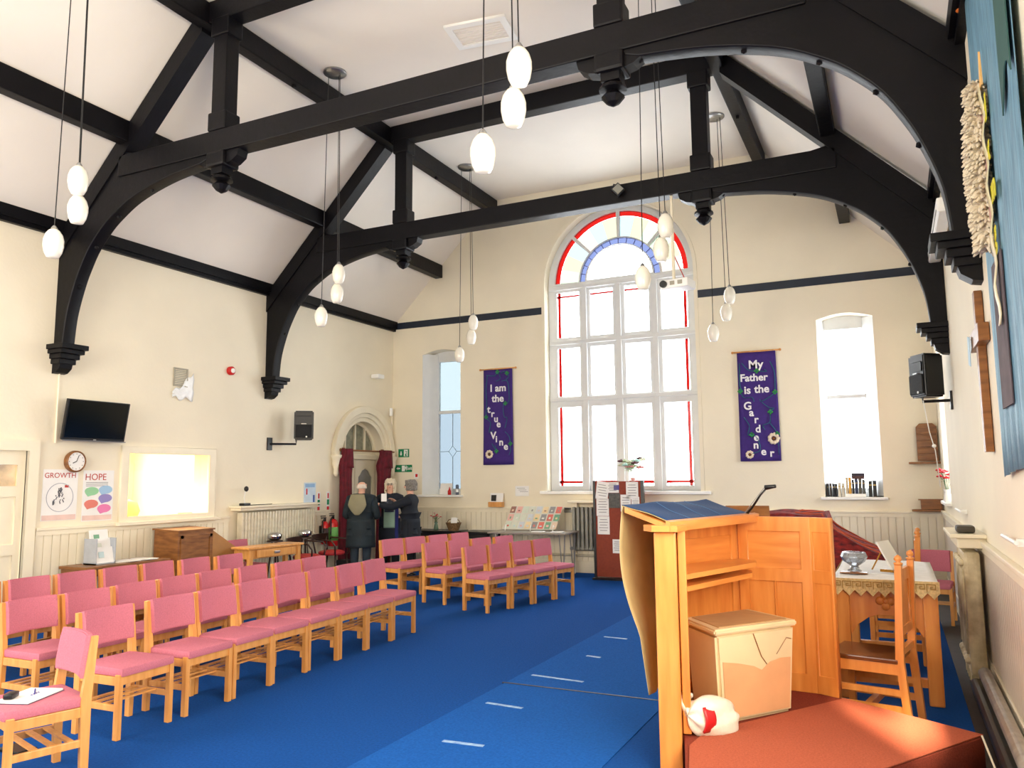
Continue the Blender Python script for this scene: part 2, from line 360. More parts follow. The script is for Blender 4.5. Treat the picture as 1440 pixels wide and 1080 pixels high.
area('portal', (1.0, 11.6, 2.45), (2.4, 1.1), (0, R(90), 0), 10, (1, 1, 1), True)
# hatch window in the left wall with the sunlit annexe behind it
w7 = empty('window_7'); w7['kind'] = 'structure'; w7['label'] = 'unseen side window in the right wall, added to let sun in'
plate('window_frame', swin, [rect(2.97, 4.23, 1.47, 2.83)], .05, YZ(XR+.27), WHITE, w7)
area('portal', (1.0, 3.6, 2.15), (1.5, 1.4), (0, R(90), 0), 10, (1, 1, 1), True)
o = MB().b2(1.0, 1.7, 9.6, 10.85, 0, 6).build('outside_sun_blocker', mat('sun_blocker_brown', (150, 96, 74), .9, var=.2)); setk(o, 'unseen block added outside the right wall to stop sun', kind='structure')  # added out of view to keep sun from entering the far right window
w4 = empty('window_4'); w4['kind'] = 'structure'; w4['label'] = 'internal window onto a brightly sunlit room'
plate('window_frame', rect(6.93, 8.50, 1.10, 2.10), [rect(7.05, 8.38, 1.19, 2.0)], .05, YZ(XL+.012), CREAM, w4, bevel=.01)
MB().b2(XL-.16, XL-.154, 7.03, 8.4, 1.17, 2.02).build('pane', glass('hatch_glass', (.98, .98, .96), .05), w4)
MB().b2(XL-.12, XL+.10, 6.88, 8.55, 1.08, 1.125, bev=.008).build('window_sill', CREAM, w4)
ANX = mat('annexe_wall_paint', (246, 226, 176), .8, var=.05, scale=2)
o = plate('annexe_shell', [(6.2, 0), (9.6, 0), (9.6, 2.7), (6.2, 2.7)], [rect(7.2, 9.1, .95, 2.3)], .1, YZ(-12.05), ANX); setk(o, 'far wall of the sunlit room behind the internal window', kind='structure')
for q in ((6.1, 6.2, 0, 2.7), (9.6, 9.7, 0, 2.7)): struct('annexe_side_wall', MB().b2(-12, XL-.3, *q), ANX, 'side wall of the sunlit room behind the internal window')
struct('annexe_ceiling', MB().b2(-12, XL-.3, 6.1, 9.7, 2.7, 2.8), ANX, 'ceiling of the sunlit room'); struct('annexe_floor', MB().b2(-12, XL-.3, 6.1, 9.7, -.05, 0), ANX, 'floor of the sunlit room')
w6 = empty('window_6'); w6['kind'] = 'structure'; w6['label'] = 'white window of the sunlit room, seen through the internal window'
plate('window_frame', rect(7.2, 9.1, .95, 2.3), [rect(7.26, 8.12, 1.01, 2.24), rect(8.18, 9.04, 1.01, 2.24)], .05, YZ(-12.02), WHITE, w6)

# doors
d1 = empty('door_1'); d1['kind'] = 'structure'; d1['label'] = 'cream panelled door with a glazed strip, left edge of the picture'
plate('door_frame', [(4.90, 0), (5.02, 0), (5.02, 2.0), (5.72, 2.0), (5.72, 0), (5.84, 0), (5.84, 2.12), (4.90, 2.12)], [], .06, YZ(XL+.015), CREAM, d1)
pans = [rect(5.1, 5.64, 1.60, 1.84), rect(5.1, 5.33, .95, 1.48), rect(5.41, 5.64, .95, 1.48), rect(5.1, 5.33, .15, .83), rect(5.41, 5.64, .15, .83)]
plate('door_leaf', rect(5.02, 5.72, .01, 2.0), pans, .045, YZ(XL-.05), CREAM, d1)
for p in pans[1:]: MB().b2(XL-.062, XL-.05, p[0][0]+.0, p[1][0], p[0][1], p[2][1]).build('door_panel', CREAM, d1)
MB().b2(XL-.056, XL-.05, 5.1, 5.64, 1.60, 1.84).build('pane', mat('warm_door_glass', (250, 214, 160), .2, var=.3, scale=4), d1)
d2 = empty('door_2'); d2['kind'] = 'structure'; d2['label'] = 'arched doorway with moulded surround and fanlight'
for r0, r1, t, nm in ((.80, .93, .10, 'hood_mould'), (.72, .80, .06, 'arch_moulding'), (.64, .72, .03, 'arch_moulding')):
    plate(nm, arc(CY, CZ, r1, 0, 180, 28) + arc(CY, CZ, r0, 180, 0, 28), [], t, YZ(XL+t/2), CREAM, d2, bevel=.01)
for y in (CY-.865, CY+.865):
    MB().lathe([(.02, -.38), (.05, -.33), (.045, -.25), (.075, -.16), (.07, -.08), (.10, -.04), (.10, 0)], (XL+.07, y, CZ), 12).build('label_stop', CREAM, d2, True)
fan = [(CY-.66, CZ+.03)] + [(CY+.66, CZ+.03)] + arc(CY, CZ, .66, 3, 177, 24)
def chord(y0, y1, r=.60):
    n = 8; ys = [y0+(y1-y0)*i/n for i in range(n+1)]
    return [(y0, CZ+.09), (y1, CZ+.09)] + [(y, CZ+math.sqrt(max(.012, r*r-(y-CY)**2))) for y in ys[::-1]]
fh = [chord(CY-.58, CY-.32), chord(CY-.28, CY-.02), chord(CY+.02, CY+.28), chord(CY+.32, CY+.58)]
plate('fanlight_frame', fan, fh, .05, YZ(XL-.2), CREAM, d2)
FG = mat('reeded_grey_glass', (150, 150, 128), .15, var=.2, scale=10)
plate('pane', fan, [], .01, YZ(XL-.215), FG, d2)
MB().b2(XL-.25, XL-.14, CY-.66, CY+.66, CZ-.06, CZ+.03, bev=.01).build('door_transom', CREAM, d2)
def ogee(y0, y1): 
    c = (y0+y1)/2; h = (y1-y0)/2
    return [(y0, 1.08), (y1, 1.08), (y1, 1.68), (y1-.05, 1.72), (c+.1, 1.80), (c, 1.84), (c-.1, 1.80), (y0+.05, 1.72), (y0, 1.68)]
for y0, y1 in ((CY-.64, CY-.01), (CY+.01, CY+.64)):
    g = ogee(y0+.1, y1-.1)
    lf = plate('door_leaf', rect(y0, y1, .01, 2.0), [g, rect(y0+.1, y1-.1, .15, .95)], .045, YZ(XL-.2), CREAM, d2)
    plate('pane', g, [], .01, YZ(XL-.205), mat('grey_door_glass', (150, 152, 150), .12, var=.15, scale=3), d2)
    MB().b2(XL-.215, XL-.205, y0+.1, y1-.1, .15, .95).build('door_panel', CREAM, d2)
struct('annexe_back_panel', MB().b2(XL-.34, XL-.3, 11.2, 12.9, -.05, 2.9), CREAM, 'wall behind the arched doorway')
struct('annexe_door_panel', MB().b2(XL-.34, XL-.3, 4.9, 5.9, -.05, 2.2), CREAM, 'wall behind the panelled door')

# ------------------------------------------------------------------ roof trusses and purlins
def spiral(pts):                                             # smooth curve through points
    out = []
    P = [pts[0]]+list(pts)+[pts[-1]]
    for i in range(1, len(P)-2):
        for k in range(6):
            t_ = k/6; p0, p1, p2, p3 = [Vector(q) for q in P[i-1:i+3]]
            q = .5*((2*p1)+(p2-p0)*t_+(2*p0-5*p1+4*p2-p3)*t_*t_+(3*p1-p0-3*p2+p3)*t_**3); out.append((q.x, q.y))
    out.append((pts[-1][0], pts[-1][1])); return out
def arch_pts():
    prof = [(3.25, .16), (3.6, .20), (3.95, .31), (4.2, .43), (4.4, .56), (4.6, .76), (4.72, .93), (4.85, 1.17), (4.95, 1.47), (5.03, 1.85), (5.08, 2.3)]
    return prof
for Y, which in ((6.03, 'near'), (9.55, 'second')):
    t = empty('roof_truss', (XM, Y, 0), 0, 'black timber roof truss with arched braces, %s' % ('nearer the camera' if which == 'near' else 'farther away by the great window'), 'roof truss', 'roof trusses')
    hw = (XR-XL)/2
    MB().b2(-hw+1.0, hw-1.0, -.10, .10, 5.16, 5.41, bev=.012).build('tie_beam', DARK, t)
    MB().b2(-2.4, 2.4, -.10, .10, 6.69, 6.94, bev=.012).build('straining_beam', DARK, t)
    for s in (-1, 1):
        q = MB(); xq = s*2.22
        q.b2(xq-.10, xq+.10, -.09, .09, 5.4, 6.7, bev=.01).b2(xq-.13, xq+.13, -.11, .11, 5.41, 5.62, bev=.02).b2(xq-.13, xq+.13, -.11, .11, 6.5, 6.72, bev=.02)
        q.build('queen_post', DARK, t)
        r = MB().prism([(s*hw, -.10, 4.62), (s*(hw-2.27), -.10, 6.92), (s*(hw-2.27), -.10, 6.62), (s*(hw-.35), -.10, 4.68), (s*hw, -.10, 4.32)], (0, .2, 0)); r.build('principal_rafter', DARK, t)
        pr = arch_pts(); low = [(s*(hw-d), z) for z, d in spiral([Vector(q) for q in pr])]
        up = [(s*(hw-2.6), 5.18), (s*(hw-1.1), 5.45), (s*(hw-.7), 5.32), (s*(hw-.12), 4.62), (s*hw, 4.5), (s*hw, 3.25)]
        loop = low + up
        if s < 0: loop = loop[::-1]
        plate('arch_brace', loop, [], .16, XZ(0), DARK, t, bevel=.012)
        for k in (2, 4, 6, 8, 10):
            z, d = pr[k]; MB().ball((s*(hw-d-.005), 0, z), .026, sub=1).build('peg', DARK, t)
        c = MB(); x = s*(hw-.15)
        x = s*(hw-.13)
        for w_, z0, z1 in ((.30, 3.20, 3.26), (.26, 3.15, 3.20), (.21, 3.09, 3.15), (.17, 3.03, 3.09)):
            c.b2(s*hw, s*(hw-w_), -.5*w_-.02, .5*w_+.02, z0, z1, bev=.008)
        c.prism([(s*hw, -.08, 3.05), (s*(hw-.15), -.08, 3.05), (s*(hw-.13), -.08, 2.98), (s*(hw-.06), -.08, 2.93), (s*hw, -.08, 2.92)], (0, .16, 0))
        c.build('corbel', DARK, t)
        p = MB()
        p.b2(xq-.13, xq+.13, -.12, .12, 5.0, 5.17, bev=.03).b2(xq-.08, xq+.08, -.08, .08, 4.93, 5.0)
        for sx in (-1, 1): p.prism([(xq+sx*.12, -.07, 5.17), (xq+sx*.30, -.07, 5.17), (xq+sx*.28, -.07, 5.09), (xq+sx*.2, -.07, 5.04), (xq+sx*.12, -.07, 5.02)], (0, .14, 0))
        p.lathe([(.05, 4.94), (.11, 4.90), (.12, 4.87), (.05, 4.86), (.10, 4.81), (.06, 4.76), (.01, 4.73)][::-1], (xq, 0, 0), 12)
        p.build('pendant_boss', DARK, t)
for s, x, z, lab in ((-1, XL+1.08, 5.68, 'lower purlin on the left ceiling slope'), (-1, XL+2.3, 6.80, 'upper purlin on the left edge of the flat ceiling'),
                     (1, XR-1.08, 5.68, 'lower purlin on the right ceiling slope'), (1, XR-2.3, 6.80, 'upper purlin on the right edge of the flat ceiling')):
    o = MB().b2(x-.08, x+.08, YB, YF-.02, z-.13, z+.13, bev=.015).build('purlin', DARK)
    setk(o, 'long black timber '+lab, 'beam')
    for y in (7.4, 10.9): MB().b2(x-.02, x+.02, y-.02, y+.02, z-.17, z-.12).build('hook', DARK, o)

# ceiling vent
v = empty('ceiling_vent', (-4.14, 7.82, 6.95), R(8), 'white slatted ceiling hatch on the flat ceiling', 'vent')
plate('frame', rect(-.38, .38, -.26, .26), [rect(-.30, .30, -.18, .18)], .03, XY(-.015), WHITE, v)
for k in range(8): MB().box((0, -.16+k*.046, -.012), (.6, .034, .012)).build('slat', CEIL, v)

# pendant lights
def cluster(x, y, label):
    t = empty('pendant_light', (x, y, 6.95), 0, label, 'pendant light', 'triple opal pendant lights')
    MB().lathe([(.13, -.035), (.15, -.02), (.15, 0)], n=24).build('ceiling_rose', STEEL, t, True, 40)
    for dx, dy, z in ((.12, 0, 4.23), (.05, .06, 4.00), (-.13, -.02, 3.70)):
        MB().tube([(dx*.7, dy*.7, -.03), (dx, dy, z+.13-6.95)], .005, 5).build('cord', BLACK, t)
        s = MB().lathe([(.028, -.135), (.05, -.13), (.07, -.09), (.082, -.03), (.082, .02), (.068, .07), (.045, .105), (.025, .12)], (dx, dy, z-6.95), 20).build('lamp_shade', SHADE, t, True)
        MB().lathe([(.026, .115), (.026, .13), (.012, .15)], (dx, dy, z-6.95), 12).build('cap', STEEL, s, True, 40)
    return t
for x, y, lab in ((-6.3, 4.25, 'pendant light with three opal shades, nearest on the left'), (-2.1, 4.25, 'pendant light with three opal shades, nearest, top centre of the picture'),
                  (-6.3, 7.8, 'pendant light with three opal shades between the two trusses on the left'), (-2.1, 7.8, 'pendant light with three opal shades in front of the stained fanlight'),
                  (-6.3, 11.35, 'pendant light with three opal shades near the left narrow window'), (-2.1, 11.35, 'pendant light with three opal shades right of the great window')):
    cluster(x, y, lab)

# ------------------------------------------------------------------ upholstered chairs
def make_chair():
    t = empty('church_chair', (0, 0, 0)); hw = .205
    t['category'] = 'chair'
    for s in (-1, 1):
        MB().b2(.17, .21, s*hw-.0175, s*hw+.0175, 0, .405, bev=.004).build('leg', OAK, t)
        MB().prism([(-.21, s*hw-.0175, 0), (-.17, s*hw-.0175, 0), (-.155, s*hw-.0175, .42), (-.20, s*hw-.0175, .77), (-.232, s*hw-.0175, .77), (-.21, s*hw-.0175, .42)], (0, .035, 0)).build('leg', OAK, t)
        MB().b2(-.18, .19, s*hw-.011, s*hw+.011, .335, .39, bev=.003).build('side_rail', OAK, t)
        MB().b2(-.18, .19, s*hw-.011, s*hw+.011, .175, .215, bev=.003).build('stretcher', OAK, t)
    MB().b2(.178, .20, -hw, hw, .335, .39, bev=.003).build('front_rail', OAK, t)
    MB().b2(-.18, -.16, -hw, hw, .335, .39, bev=.003).build('back_rail', OAK, t)
    for x in (-.12, -.03, .06): MB().b2(x-.016, x+.016, -hw, hw, .205, .217).build('shelf_slat', OAK, t)
    MB().box((.01, 0, .418), (.43, .425, .058), bev=.02).build('seat', PINK, t, True, 50)
    def bk(u, v):
        y = (u-.5)*.378; z = .545+v*.235
        return Vector((-.182-(z-.6)*.14 + .03*(abs(u-.5)*2)**2, y, z))
    m = MB(); m.grid(bk, 10, 5, thick=.032); bmesh.ops.bevel(m.bm, geom=[e for e in m.bm.edges if e.calc_face_angle(0) > 1.0], offset=.008, segments=2, affect='EDGES')
    m.build('backrest', PINK, t, True, 60)
    return t
proto = make_chair(); used = [False]
def chair(x, y, deg, label, group):
    o = proto if not used[0] else copy_tree(proto); used[0] = True
    o.location = (x, y, 0); o.rotation_euler = (0, 0, R(deg)); o['label'] = label; o['group'] = group; return o
ordn = ['first', 'second', 'third', 'fourth', 'fifth', 'sixth', 'seventh', 'eighth']
g = 'pink chairs of the large left block'
for i, (x, y) in enumerate(zip((-4.78, -4.79, -4.82, -4.85, -4.88, -4.90, -4.92, -4.94), (3.83, 4.38, 4.85, 5.31, 5.78, 6.24, 6.70, 7.16))):
    chair(x, y, 2+random.uniform(-1, 1), 'pink oak-framed chair in front row of left block, %s from the left' % ordn[i], g)
for i, (x, y) in enumerate(zip((-5.72, -5.72, -5.75, -5.77, -5.80, -5.76, -5.72, -5.76), (3.90, 4.36, 4.83, 5.29, 5.76, 6.22, 6.69, 7.16))):
    chair(x, y, 2+random.uniform(-1, 1), 'pink oak-framed chair in middle row of left block, %s from the left' % ordn[i], g)
for i, (x, y) in enumerate(zip((-7.0, -7.0, -7.01, -7.0, -7.0, -6.96, -6.90), (4.24, 4.71, 5.18, 5.65, 6.12, 6.58, 7.04))):
    chair(x, y, 2+random.uniform(-1, 1), 'pink oak-framed chair in rear row of left block, %s from the left' % ordn[i], g)
g = 'pink chairs of the small block by the far tables'
for i, (x, y) in enumerate(((-4.72, 9.00), (-4.60, 9.44), (-4.49, 9.90), (-4.38, 10.35))):
    chair(x, y, -13, 'pink oak-framed chair in front row of small far block, %s from the left' % ordn[i], g)
for i, (x, y) in enumerate(((-5.53, 9.34), (-5.42, 9.79), (-5.29, 10.24), (-5.14, 10.68))):
    chair(x, y, -13, 'pink oak-framed chair in middle row of small far block, %s from the left' % ordn[i], g)
for i, (x, y) in enumerate(((-6.42, 9.62), (-6.33, 10.08), (-6.22, 10.56), (-6.11, 11.04))):
    chair(x, y, -13, 'pink oak-framed chair in rear row of small far block, %s from the left' % ordn[i], g)
chair(-4.43, 2.98, -106, 'pink chair turned away with an open notebook on its seat', 'single pink chairs')
chair(.30, 10.2, -97, 'pink chair against the right wall beyond the cloth-covered table', 'single pink chairs')
chair(-8.52, 8.76, 0, 'pink chair by the left wall beside the old wooden lectern', 'single pink chairs')

# notebook and case on the turned chair, black bag beneath
nb = empty('notebook', (-4.45, 2.95, .449), R(20), 'open white notebook on the seat of the turned pink chair', 'notebook')
MB().b2(-.10, .10, -.145, .145, 0, .012, bev=.003).build('page_block', PAPER, nb)
MB().b2(-.105, .105, -.15, .15, -.001, .002).build('cover', mat('notebook_cover', (60, 50, 80), .5), nb)
MB().tube([(.02+.012*sin(k*1.9), -.02+.006*k, .0125) for k in range(14)], .0015, 4).build('pen_scribble', mat('blue_ink', (50, 50, 140), .6), nb)
MB().tube([(.03, .00, .016), (-.04, .10, .016)], .004, 6).build('pen', mat('blue_ink', (50, 50, 140), .6), nb)
gc = MB().box((0, 0, .016), (.05, .09, .03), bev=.01).build('spectacle_case', BLACK, None, True, 50); gc.location = (-4.47, 2.86, .461); gc.rotation_euler = (0, 0, R(35))
setk(gc, 'small black case with a red side lying on the notebook', 'case')
MB().box((-.02, 0, .018), (.015, .08, .024), bev=.004).build('red_flap', mat('dull_red', (140, 40, 36), .5), gc)
bagm = MB().grid(lambda u, v: Vector((-5.12+.35*u, 2.50+.35*v, .02+.26*(sin(pi*u)*sin(pi*v))**.5)), 14, 14, thick=.01)
setk(bagm.build('black_bag', BLACK, None, True), 'black soft bag on the floor under the turned pink chair', 'bag')
o = MB().box((-4.97, 3.24, .012), (.2, .12, .02), bev=.006).build('black_folder', BLACK); setk(o, 'small black folder on the floor by the nearest chairs', 'folder')

# ------------------------------------------------------------------ dais and pulpit
dpoly = [(.36, 5.23), (-.1, 4.52), (-.85, 3.36), (-1.02, 4.05), (-1.13, 4.5), (-1.36, 5.2), (-1.10, 5.95), (-.50, 5.90), (-.38, 5.72)]
plat = plate('dais', dpoly[::-1], [], .2, XY(.10), mat('older_red_carpet', (156, 72, 54), .95, var=.14, scale=90, bump=1, bscale=260, spec=.1), None, bevel=.01); setk(plat, 'low dais covered in rust-red carpet under the pulpit', 'platform')
mt_ = plate('dais_mat', [(.36, 5.24), (-.38, 5.70), (-1.05, 4.66), (-1.08, 4.40), (-.99, 4.00), (-.84, 3.36), (-.1, 4.51)], [], .008, XY(.206), REDC, None, bevel=.002); setk(mt_, 'lighter rust-red carpet piece on the front of the dais', 'carpet')
pu = empty('pulpit', (-1.1, 5.2, 0), 0, 'honey pine pulpit of panelled facets with a sloping desk', 'pulpit')
def PP(x, y, z=0): return (x+1.1, y-5.2, z)
def facet(a, b, z0, z1, name='panelled_facet', rails=(.30, .56), stile=.07, cols=1):
    a = Vector((a[0], a[1], 0)); b = Vector((b[0], b[1], 0)); L = (b-a).length; ang = math.atan2(b.y-a.y, b.x-a.x)
    M = Matrix.Translation((a.x+1.1, a.y-5.2, 0)) @ Matrix.Rotation(ang, 4, 'Z')
    H = z1-z0; holes = []
    zr = [z0+.10, z0+H*rails[0]*1.0, z0+H*rails[0]+.0]
    bands = [(z0+.12, z0+H*.62), (z0+H*.62+.09, z1-.10)]
    for c, (p, q) in enumerate(bands):
        n = cols if c == 0 else 1
        ww = (L-2*stile-(n-1)*.012)/n
        for k in range(n): holes.append(rect(stile+k*(ww+.012), stile+k*(ww+.012)+ww, p, q))
    fr = plate(name, rect(0, L, z0, z1), holes, .045, M @ XZ(0), PINE, pu, bevel=.004)
    for h in holes:
        mm = MB().b2(h[0][0]-.005, h[1][0]+.005, -.008, .008, h[0][1]-.005, h[2][1]+.005); bmesh.ops.transform(mm.bm, matrix=M, verts=mm.bm.verts)
        mm.build('panel', PINEH if (h[2][1]-h[0][1]) < .45 else PINE, fr)
    return fr
Z1 = 1.36
facet((-1.17, 4.6), (-1.33, 5.2), .20, 1.33)
facet((-1.33, 5.2), (-1.06, 5.84), .20, 1.33)
facet((-1.03, 5.84), (-.54, 5.80), .20, Z1, cols=2)
facet((-.535, 5.80), (-.40, 5.74), .20, Z1, stile=.02)
MB().box((-.47+1.1, 5.77-5.2, (.2+Z1)/2), (.15, .03, Z1-.2), rot=Matrix.Rotation(R(-24), 3, 'Z'), bev=.004).build('end_board', PINE, pu)
MB().tube([PP(-1.06, 5.86, .2), PP(-1.06, 5.86, Z1)], .035, 8).build('corner_post', PINE, pu)
ps = MB().box(PP(-1.215, 4.54, .665), (.125, .10, 1.33), rot=Matrix.Rotation(R(12), 3, 'Z'), bev=.012).build('end_post', PINE, pu)
MB().box(PP(-1.135, 4.60, .78), (.045, .06, 1.14), rot=Matrix.Rotation(R(12), 3, 'Z'), bev=.006).build('end_post_bead', PINE, pu)
MB().prism([PP(-1.33, 4.50, 1.335), PP(-1.26, 4.42, 1.335), PP(-1.12, 4.45, 1.335), PP(-1.10, 4.60, 1.335), PP(-1.30, 4.62, 1.335)], (0, 0, .035)).build('post_cap', PINEH, pu)
# sloping desk: low edge towards the reader
lo0, lo1, hi0, hi1 = Vector((-1.17, 4.46, 1.375)), Vector((-.90, 5.86, 1.362)), Vector((-1.48, 4.62, 1.462)), Vector((-1.27, 6.10, 1.447))
def deskp(u, v, dz=0): 
    p = lo0.lerp(lo1, u).lerp(hi0.lerp(hi1, u), v); return Vector((p.x+1.1, p.y-5.2, p.z+dz))
m = MB(); m.prism([deskp(0, 0, -.03), deskp(1, 0, -.03), deskp(1, 1, -.03), deskp(0, 1, -.03)], (0, 0, .03)); m.build('desk_top', PINEH, pu)
m = MB(); e0, e1 = deskp(-.01, -.05, -.035), deskp(1.0, -.05, -.035); e2, e3 = deskp(1.0, .04, -.035), deskp(-.01, .04, -.035); m.prism([e0, e1, e2, e3], (0, 0, .055)); m.build('book_ledge', PINEH, pu)
for z, w_ in ((1.045, .0), (.975, -.03)):
    MB().prism([PP(-1.155, 4.62, z), PP(-.86+w_, 5.50, z), PP(-.88+w_, 5.62, z), PP(-1.0, 5.70, z), PP(-1.14, 5.55, z), PP(-1.27, 5.2, z), PP(-1.17, 4.66, z)], (0, 0, .03)).build('shelf', PINEH, pu)
# draped cloth with blue face and beige lining
BLUE = mat('blue_desk_cloth', (14, 58, 108), .8, var=.06, scale=3, bump=.3)
BEIGE = mat('beige_lining', (196, 178, 128), .85, var=.08, scale=8)
def cl(u, v):
    if v < .5:
        k = v/.5; p = lo0.lerp(lo1, .02+u*.93).lerp(hi0.lerp(hi1, .02+u*.93), .05+k*1.02)
        return Vector((p.x, p.y, p.z+.010+.007*sin(9*u+5*k)*(.3+k)))
    k = (v-.5)/.5; p = hi0.lerp(hi1, .02+u*.93)
    return Vector((p.x-.03-.06*sin(pi*min(1, k*1.5))+.13*k*(1-u)+.012*sin(u*26)*k, p.y+.02*sin(u*20+k), p.z+.01-1.10*k-.03*sin(pi*k)))
def cl2(u, v): q = cl(u, v); return q + Vector((-.004, -.003, .004))
m = MB().grid(cl, 40, 44, thick=.003); pc = m.build('pulpit_cloth', BEIGE, None, True); setk(pc, 'blue cloth with beige lining draped over the pulpit desk', 'cloth')
m = MB().grid(lambda u, v: cl(u, v*.5) + Vector((0, 0, .006)), 40, 22, thick=.002); m.build('blue_face', BLUE, pc, True)
STR = mat('pale_blue_stripe', (84, 124, 170), .8)
for uu in (.22, .42, .62):
    m = MB().tube([cl(uu+.10*k/10, .5*k/10) + Vector((0, 0, .008)) for k in range(11)], .002, 4); m.build('fold_line', STR, pc)
mc = empty('gooseneck_microphone', (-.93, 5.70, 1.375), 0, 'black gooseneck microphone on the pulpit desk', 'microphone')
MB().tube([(-.02, .02, 0), (.03, -.03, .05), (.10, -.10, .14), (.15, -.10, .195)], [.011, .008, .007, .006], 8).build('arm', BLACK, mc, True)
MB().tube([(.135, -.10, .19), (.205, -.12, .20)], [.018, .012], 10).build('microphone_head', BLACK, mc, True)
MB().tube([(-.03, .02, .01), (.05, -.06, .10), (.13, -.12, .19)], .002, 5).build('cable', mat('grey_cable', (150, 150, 150), .5), mc)
o = MB().tube([(.35, 5.21, .21), (.40, 5.05, .06), (.42, 4.85, .012), (.36, 4.55, .012), (.40, 4.2, .012)], .006, 6).build('floor_cable', CREAM, None, True); setk(o, 'thin cream cable trailing from the corner of the dais', 'cable')
ms_ = empty('music_stand', (-1.15, 7.0, 0), R(10), 'brown wooden music stand standing behind the pulpit', 'music stand')
MB().box((0, 0, 1.34), (.36, .02, .13), rot=Matrix.Rotation(R(-50), 3, 'X')).build('desk', WALNUT, ms_)
MB().tube([(0, 0, .03), (0, 0, 1.33)], .015).build('pole', WALNUT, ms_)
MB().b2(-.18, .18, -.03, .03, 0, .04).b2(-.03, .03, -.18, .18, 0, .04).build('foot', WALNUT, ms_)

# storage box and carrier bag
BOXM = mat('frosted_box_plastic', (226, 204, 160), .3, var=.06, scale=3, coat=.2)
sb = empty('storage_box', (0, 0, .201), 0, 'large translucent beige plastic box with lid inside pulpit', 'box')
def quad(cx, cy, pts, k): return [(cx+(x-cx)*k, cy+(y-cy)*k) for x, y in pts]
q0 = [(-1.00, 4.77), (-.60, 5.32), (-.95, 5.62), (-1.27, 5.11)]; ccx, ccy = -.95, 5.21
m = MB(); A = [m.bm.verts.new((x, y, 0)) for x, y in quad(ccx, ccy, q0, .86)]; B_ = [m.bm.verts.new((x, y, .52)) for x, y in quad(ccx, ccy, q0, .96)]
m.bm.faces.new(A[::-1]); m.bm.faces.new(B_)
for i in range(4): m.bm.faces.new((A[i], A[(i+1) % 4], B_[(i+1) % 4], B_[i]))
bmesh.ops.bevel(m.bm, geom=[e for e in m.bm.edges], offset=.02, segments=3, affect='EDGES'); m.build('tub', BOXM, sb, True, 40)
m = MB(); m.prism([(x, y, .515) for x, y in q0], (0, 0, .035)); bmesh.ops.bevel(m.bm, geom=list(m.bm.edges), offset=.01, segments=2, affect='EDGES'); m.build('lid', BOXM, sb, True, 40)
m = MB(); m.prism([(x, y, .55) for x, y in quad(ccx, ccy, q0, .82)], (0, 0, .006)); m.build('lid_panel', mat('lid_recess', (190, 150, 104), .4, var=.1, scale=6, stretch=(1, 6, 1)), sb)
# contents seen through the front
fa, fb = Vector(quad(ccx, ccy, q0, .86)[0]), Vector(quad(ccx, ccy, q0, .86)[1]); ta, tb = Vector(quad(ccx, ccy, q0, .96)[0]), Vector(quad(ccx, ccy, q0, .96)[1])
CONT = mat('contents_through_plastic', (222, 168, 120), .35, var=.08, scale=4)
nrm = Vector(((fb-fa).y, -(fb-fa).x)).normalized()*.004
def fpt(s, z): k = z/.52; p = fa.lerp(fb, s).lerp(ta.lerp(tb, s), k); return Vector((p.x+nrm.x, p.y+nrm.y, z))
prof = [(.06, .36), (.25, .34), (.45, .31), (.55, .28), (.66, .32), (.8, .335), (.94, .33)]
m = MB(); m.prism([fpt(.06, .03), fpt(.94, .03)] + [fpt(s_, z) for s_, z in prof[::-1]], (nrm.x*.4, nrm.y*.4, 0)); m.build('contents', CONT, sb)
lt = MB().tube([fpt(.45, .50)+Vector((0, 0, 0)), fpt(.55, .36), fpt(.62, .31)], .003, 4).tube([fpt(.75, .36), fpt(.88, .45), fpt(.94, .44)], .003, 4); lt.build('seam_line', WALNUT, sb)
BAG = mat('white_carrier_bag', (232, 226, 208), .35, var=.04, bump=.8, bscale=14)
cb = empty('carrier_bag', (-1.02, 4.70, .201), R(55), 'white and red plastic carrier bag slumped beside storage box', 'bag')
def bagf(u, v):
    a = u*2*pi; t_ = v*pi; r = .115*sin(t_)**.75*(1+.10*sin(3*a+4*v)+.05*sin(7*a+9*v))
    return Vector((.17*cos(t_)*(-1)*1.0+.01*sin(5*a), r*cos(a)*.95, max(.0, .088+r*sin(a)*1.05+.03*cos(t_*1.3))))
MB().grid(bagf, 32, 20).build('bag_body', BAG, cb, True)
MB().tube([(-.15, .02, .10), (-.18, .04, .17), (-.16, .06, .22), (-.10, .05, .20)], [.02, .014, .012, .016], 8).build('handle', BAG, cb, True)
MB().grid(lambda u, v: Vector((-.13+.07*u, -.075-.03*sin(pi*v)+.03*u*0, .03+.14*v)), 6, 8, thick=.012).build('red_print', mat('red_plastic', (196, 30, 34), .4), cb, True)

# floor marks
TAPE = mat('worn_white_tape', (150, 185, 215), .6, rgb2=(90, 130, 190), scale=30)
for (a, b) in (((-2.66, 4.47), (-2.38, 4.49)), ((-2.80, 5.33), (-2.50, 5.31)), ((-2.83, 6.21), (-2.36, 6.17)), ((-2.66, 7.06), (-2.52, 7.04)), ((-2.8, 7.95), (-2.55, 7.93))):
    p, q = Vector(a), Vector(b); c = (p+q)/2; an = math.atan2((q-p).y, (q-p).x)
    o = MB().box((0, 0, .0055), ((q-p).length, .035, .002)).build('floor_tape', TAPE); o.location = (c.x, c.y, 0); o.rotation_euler = (0, 0, an)
    setk(o, 'worn white tape mark on the blue carpet, ' + {4.48: 'nearest the camera', 5.32: 'second nearest', 6.19: 'by the dark floor joint', 7.05: 'short one farther back', 7.94: 'farthest back beside the pulpit'}[round(c.y, 2)], 'tape', 'tape marks on the carpet')
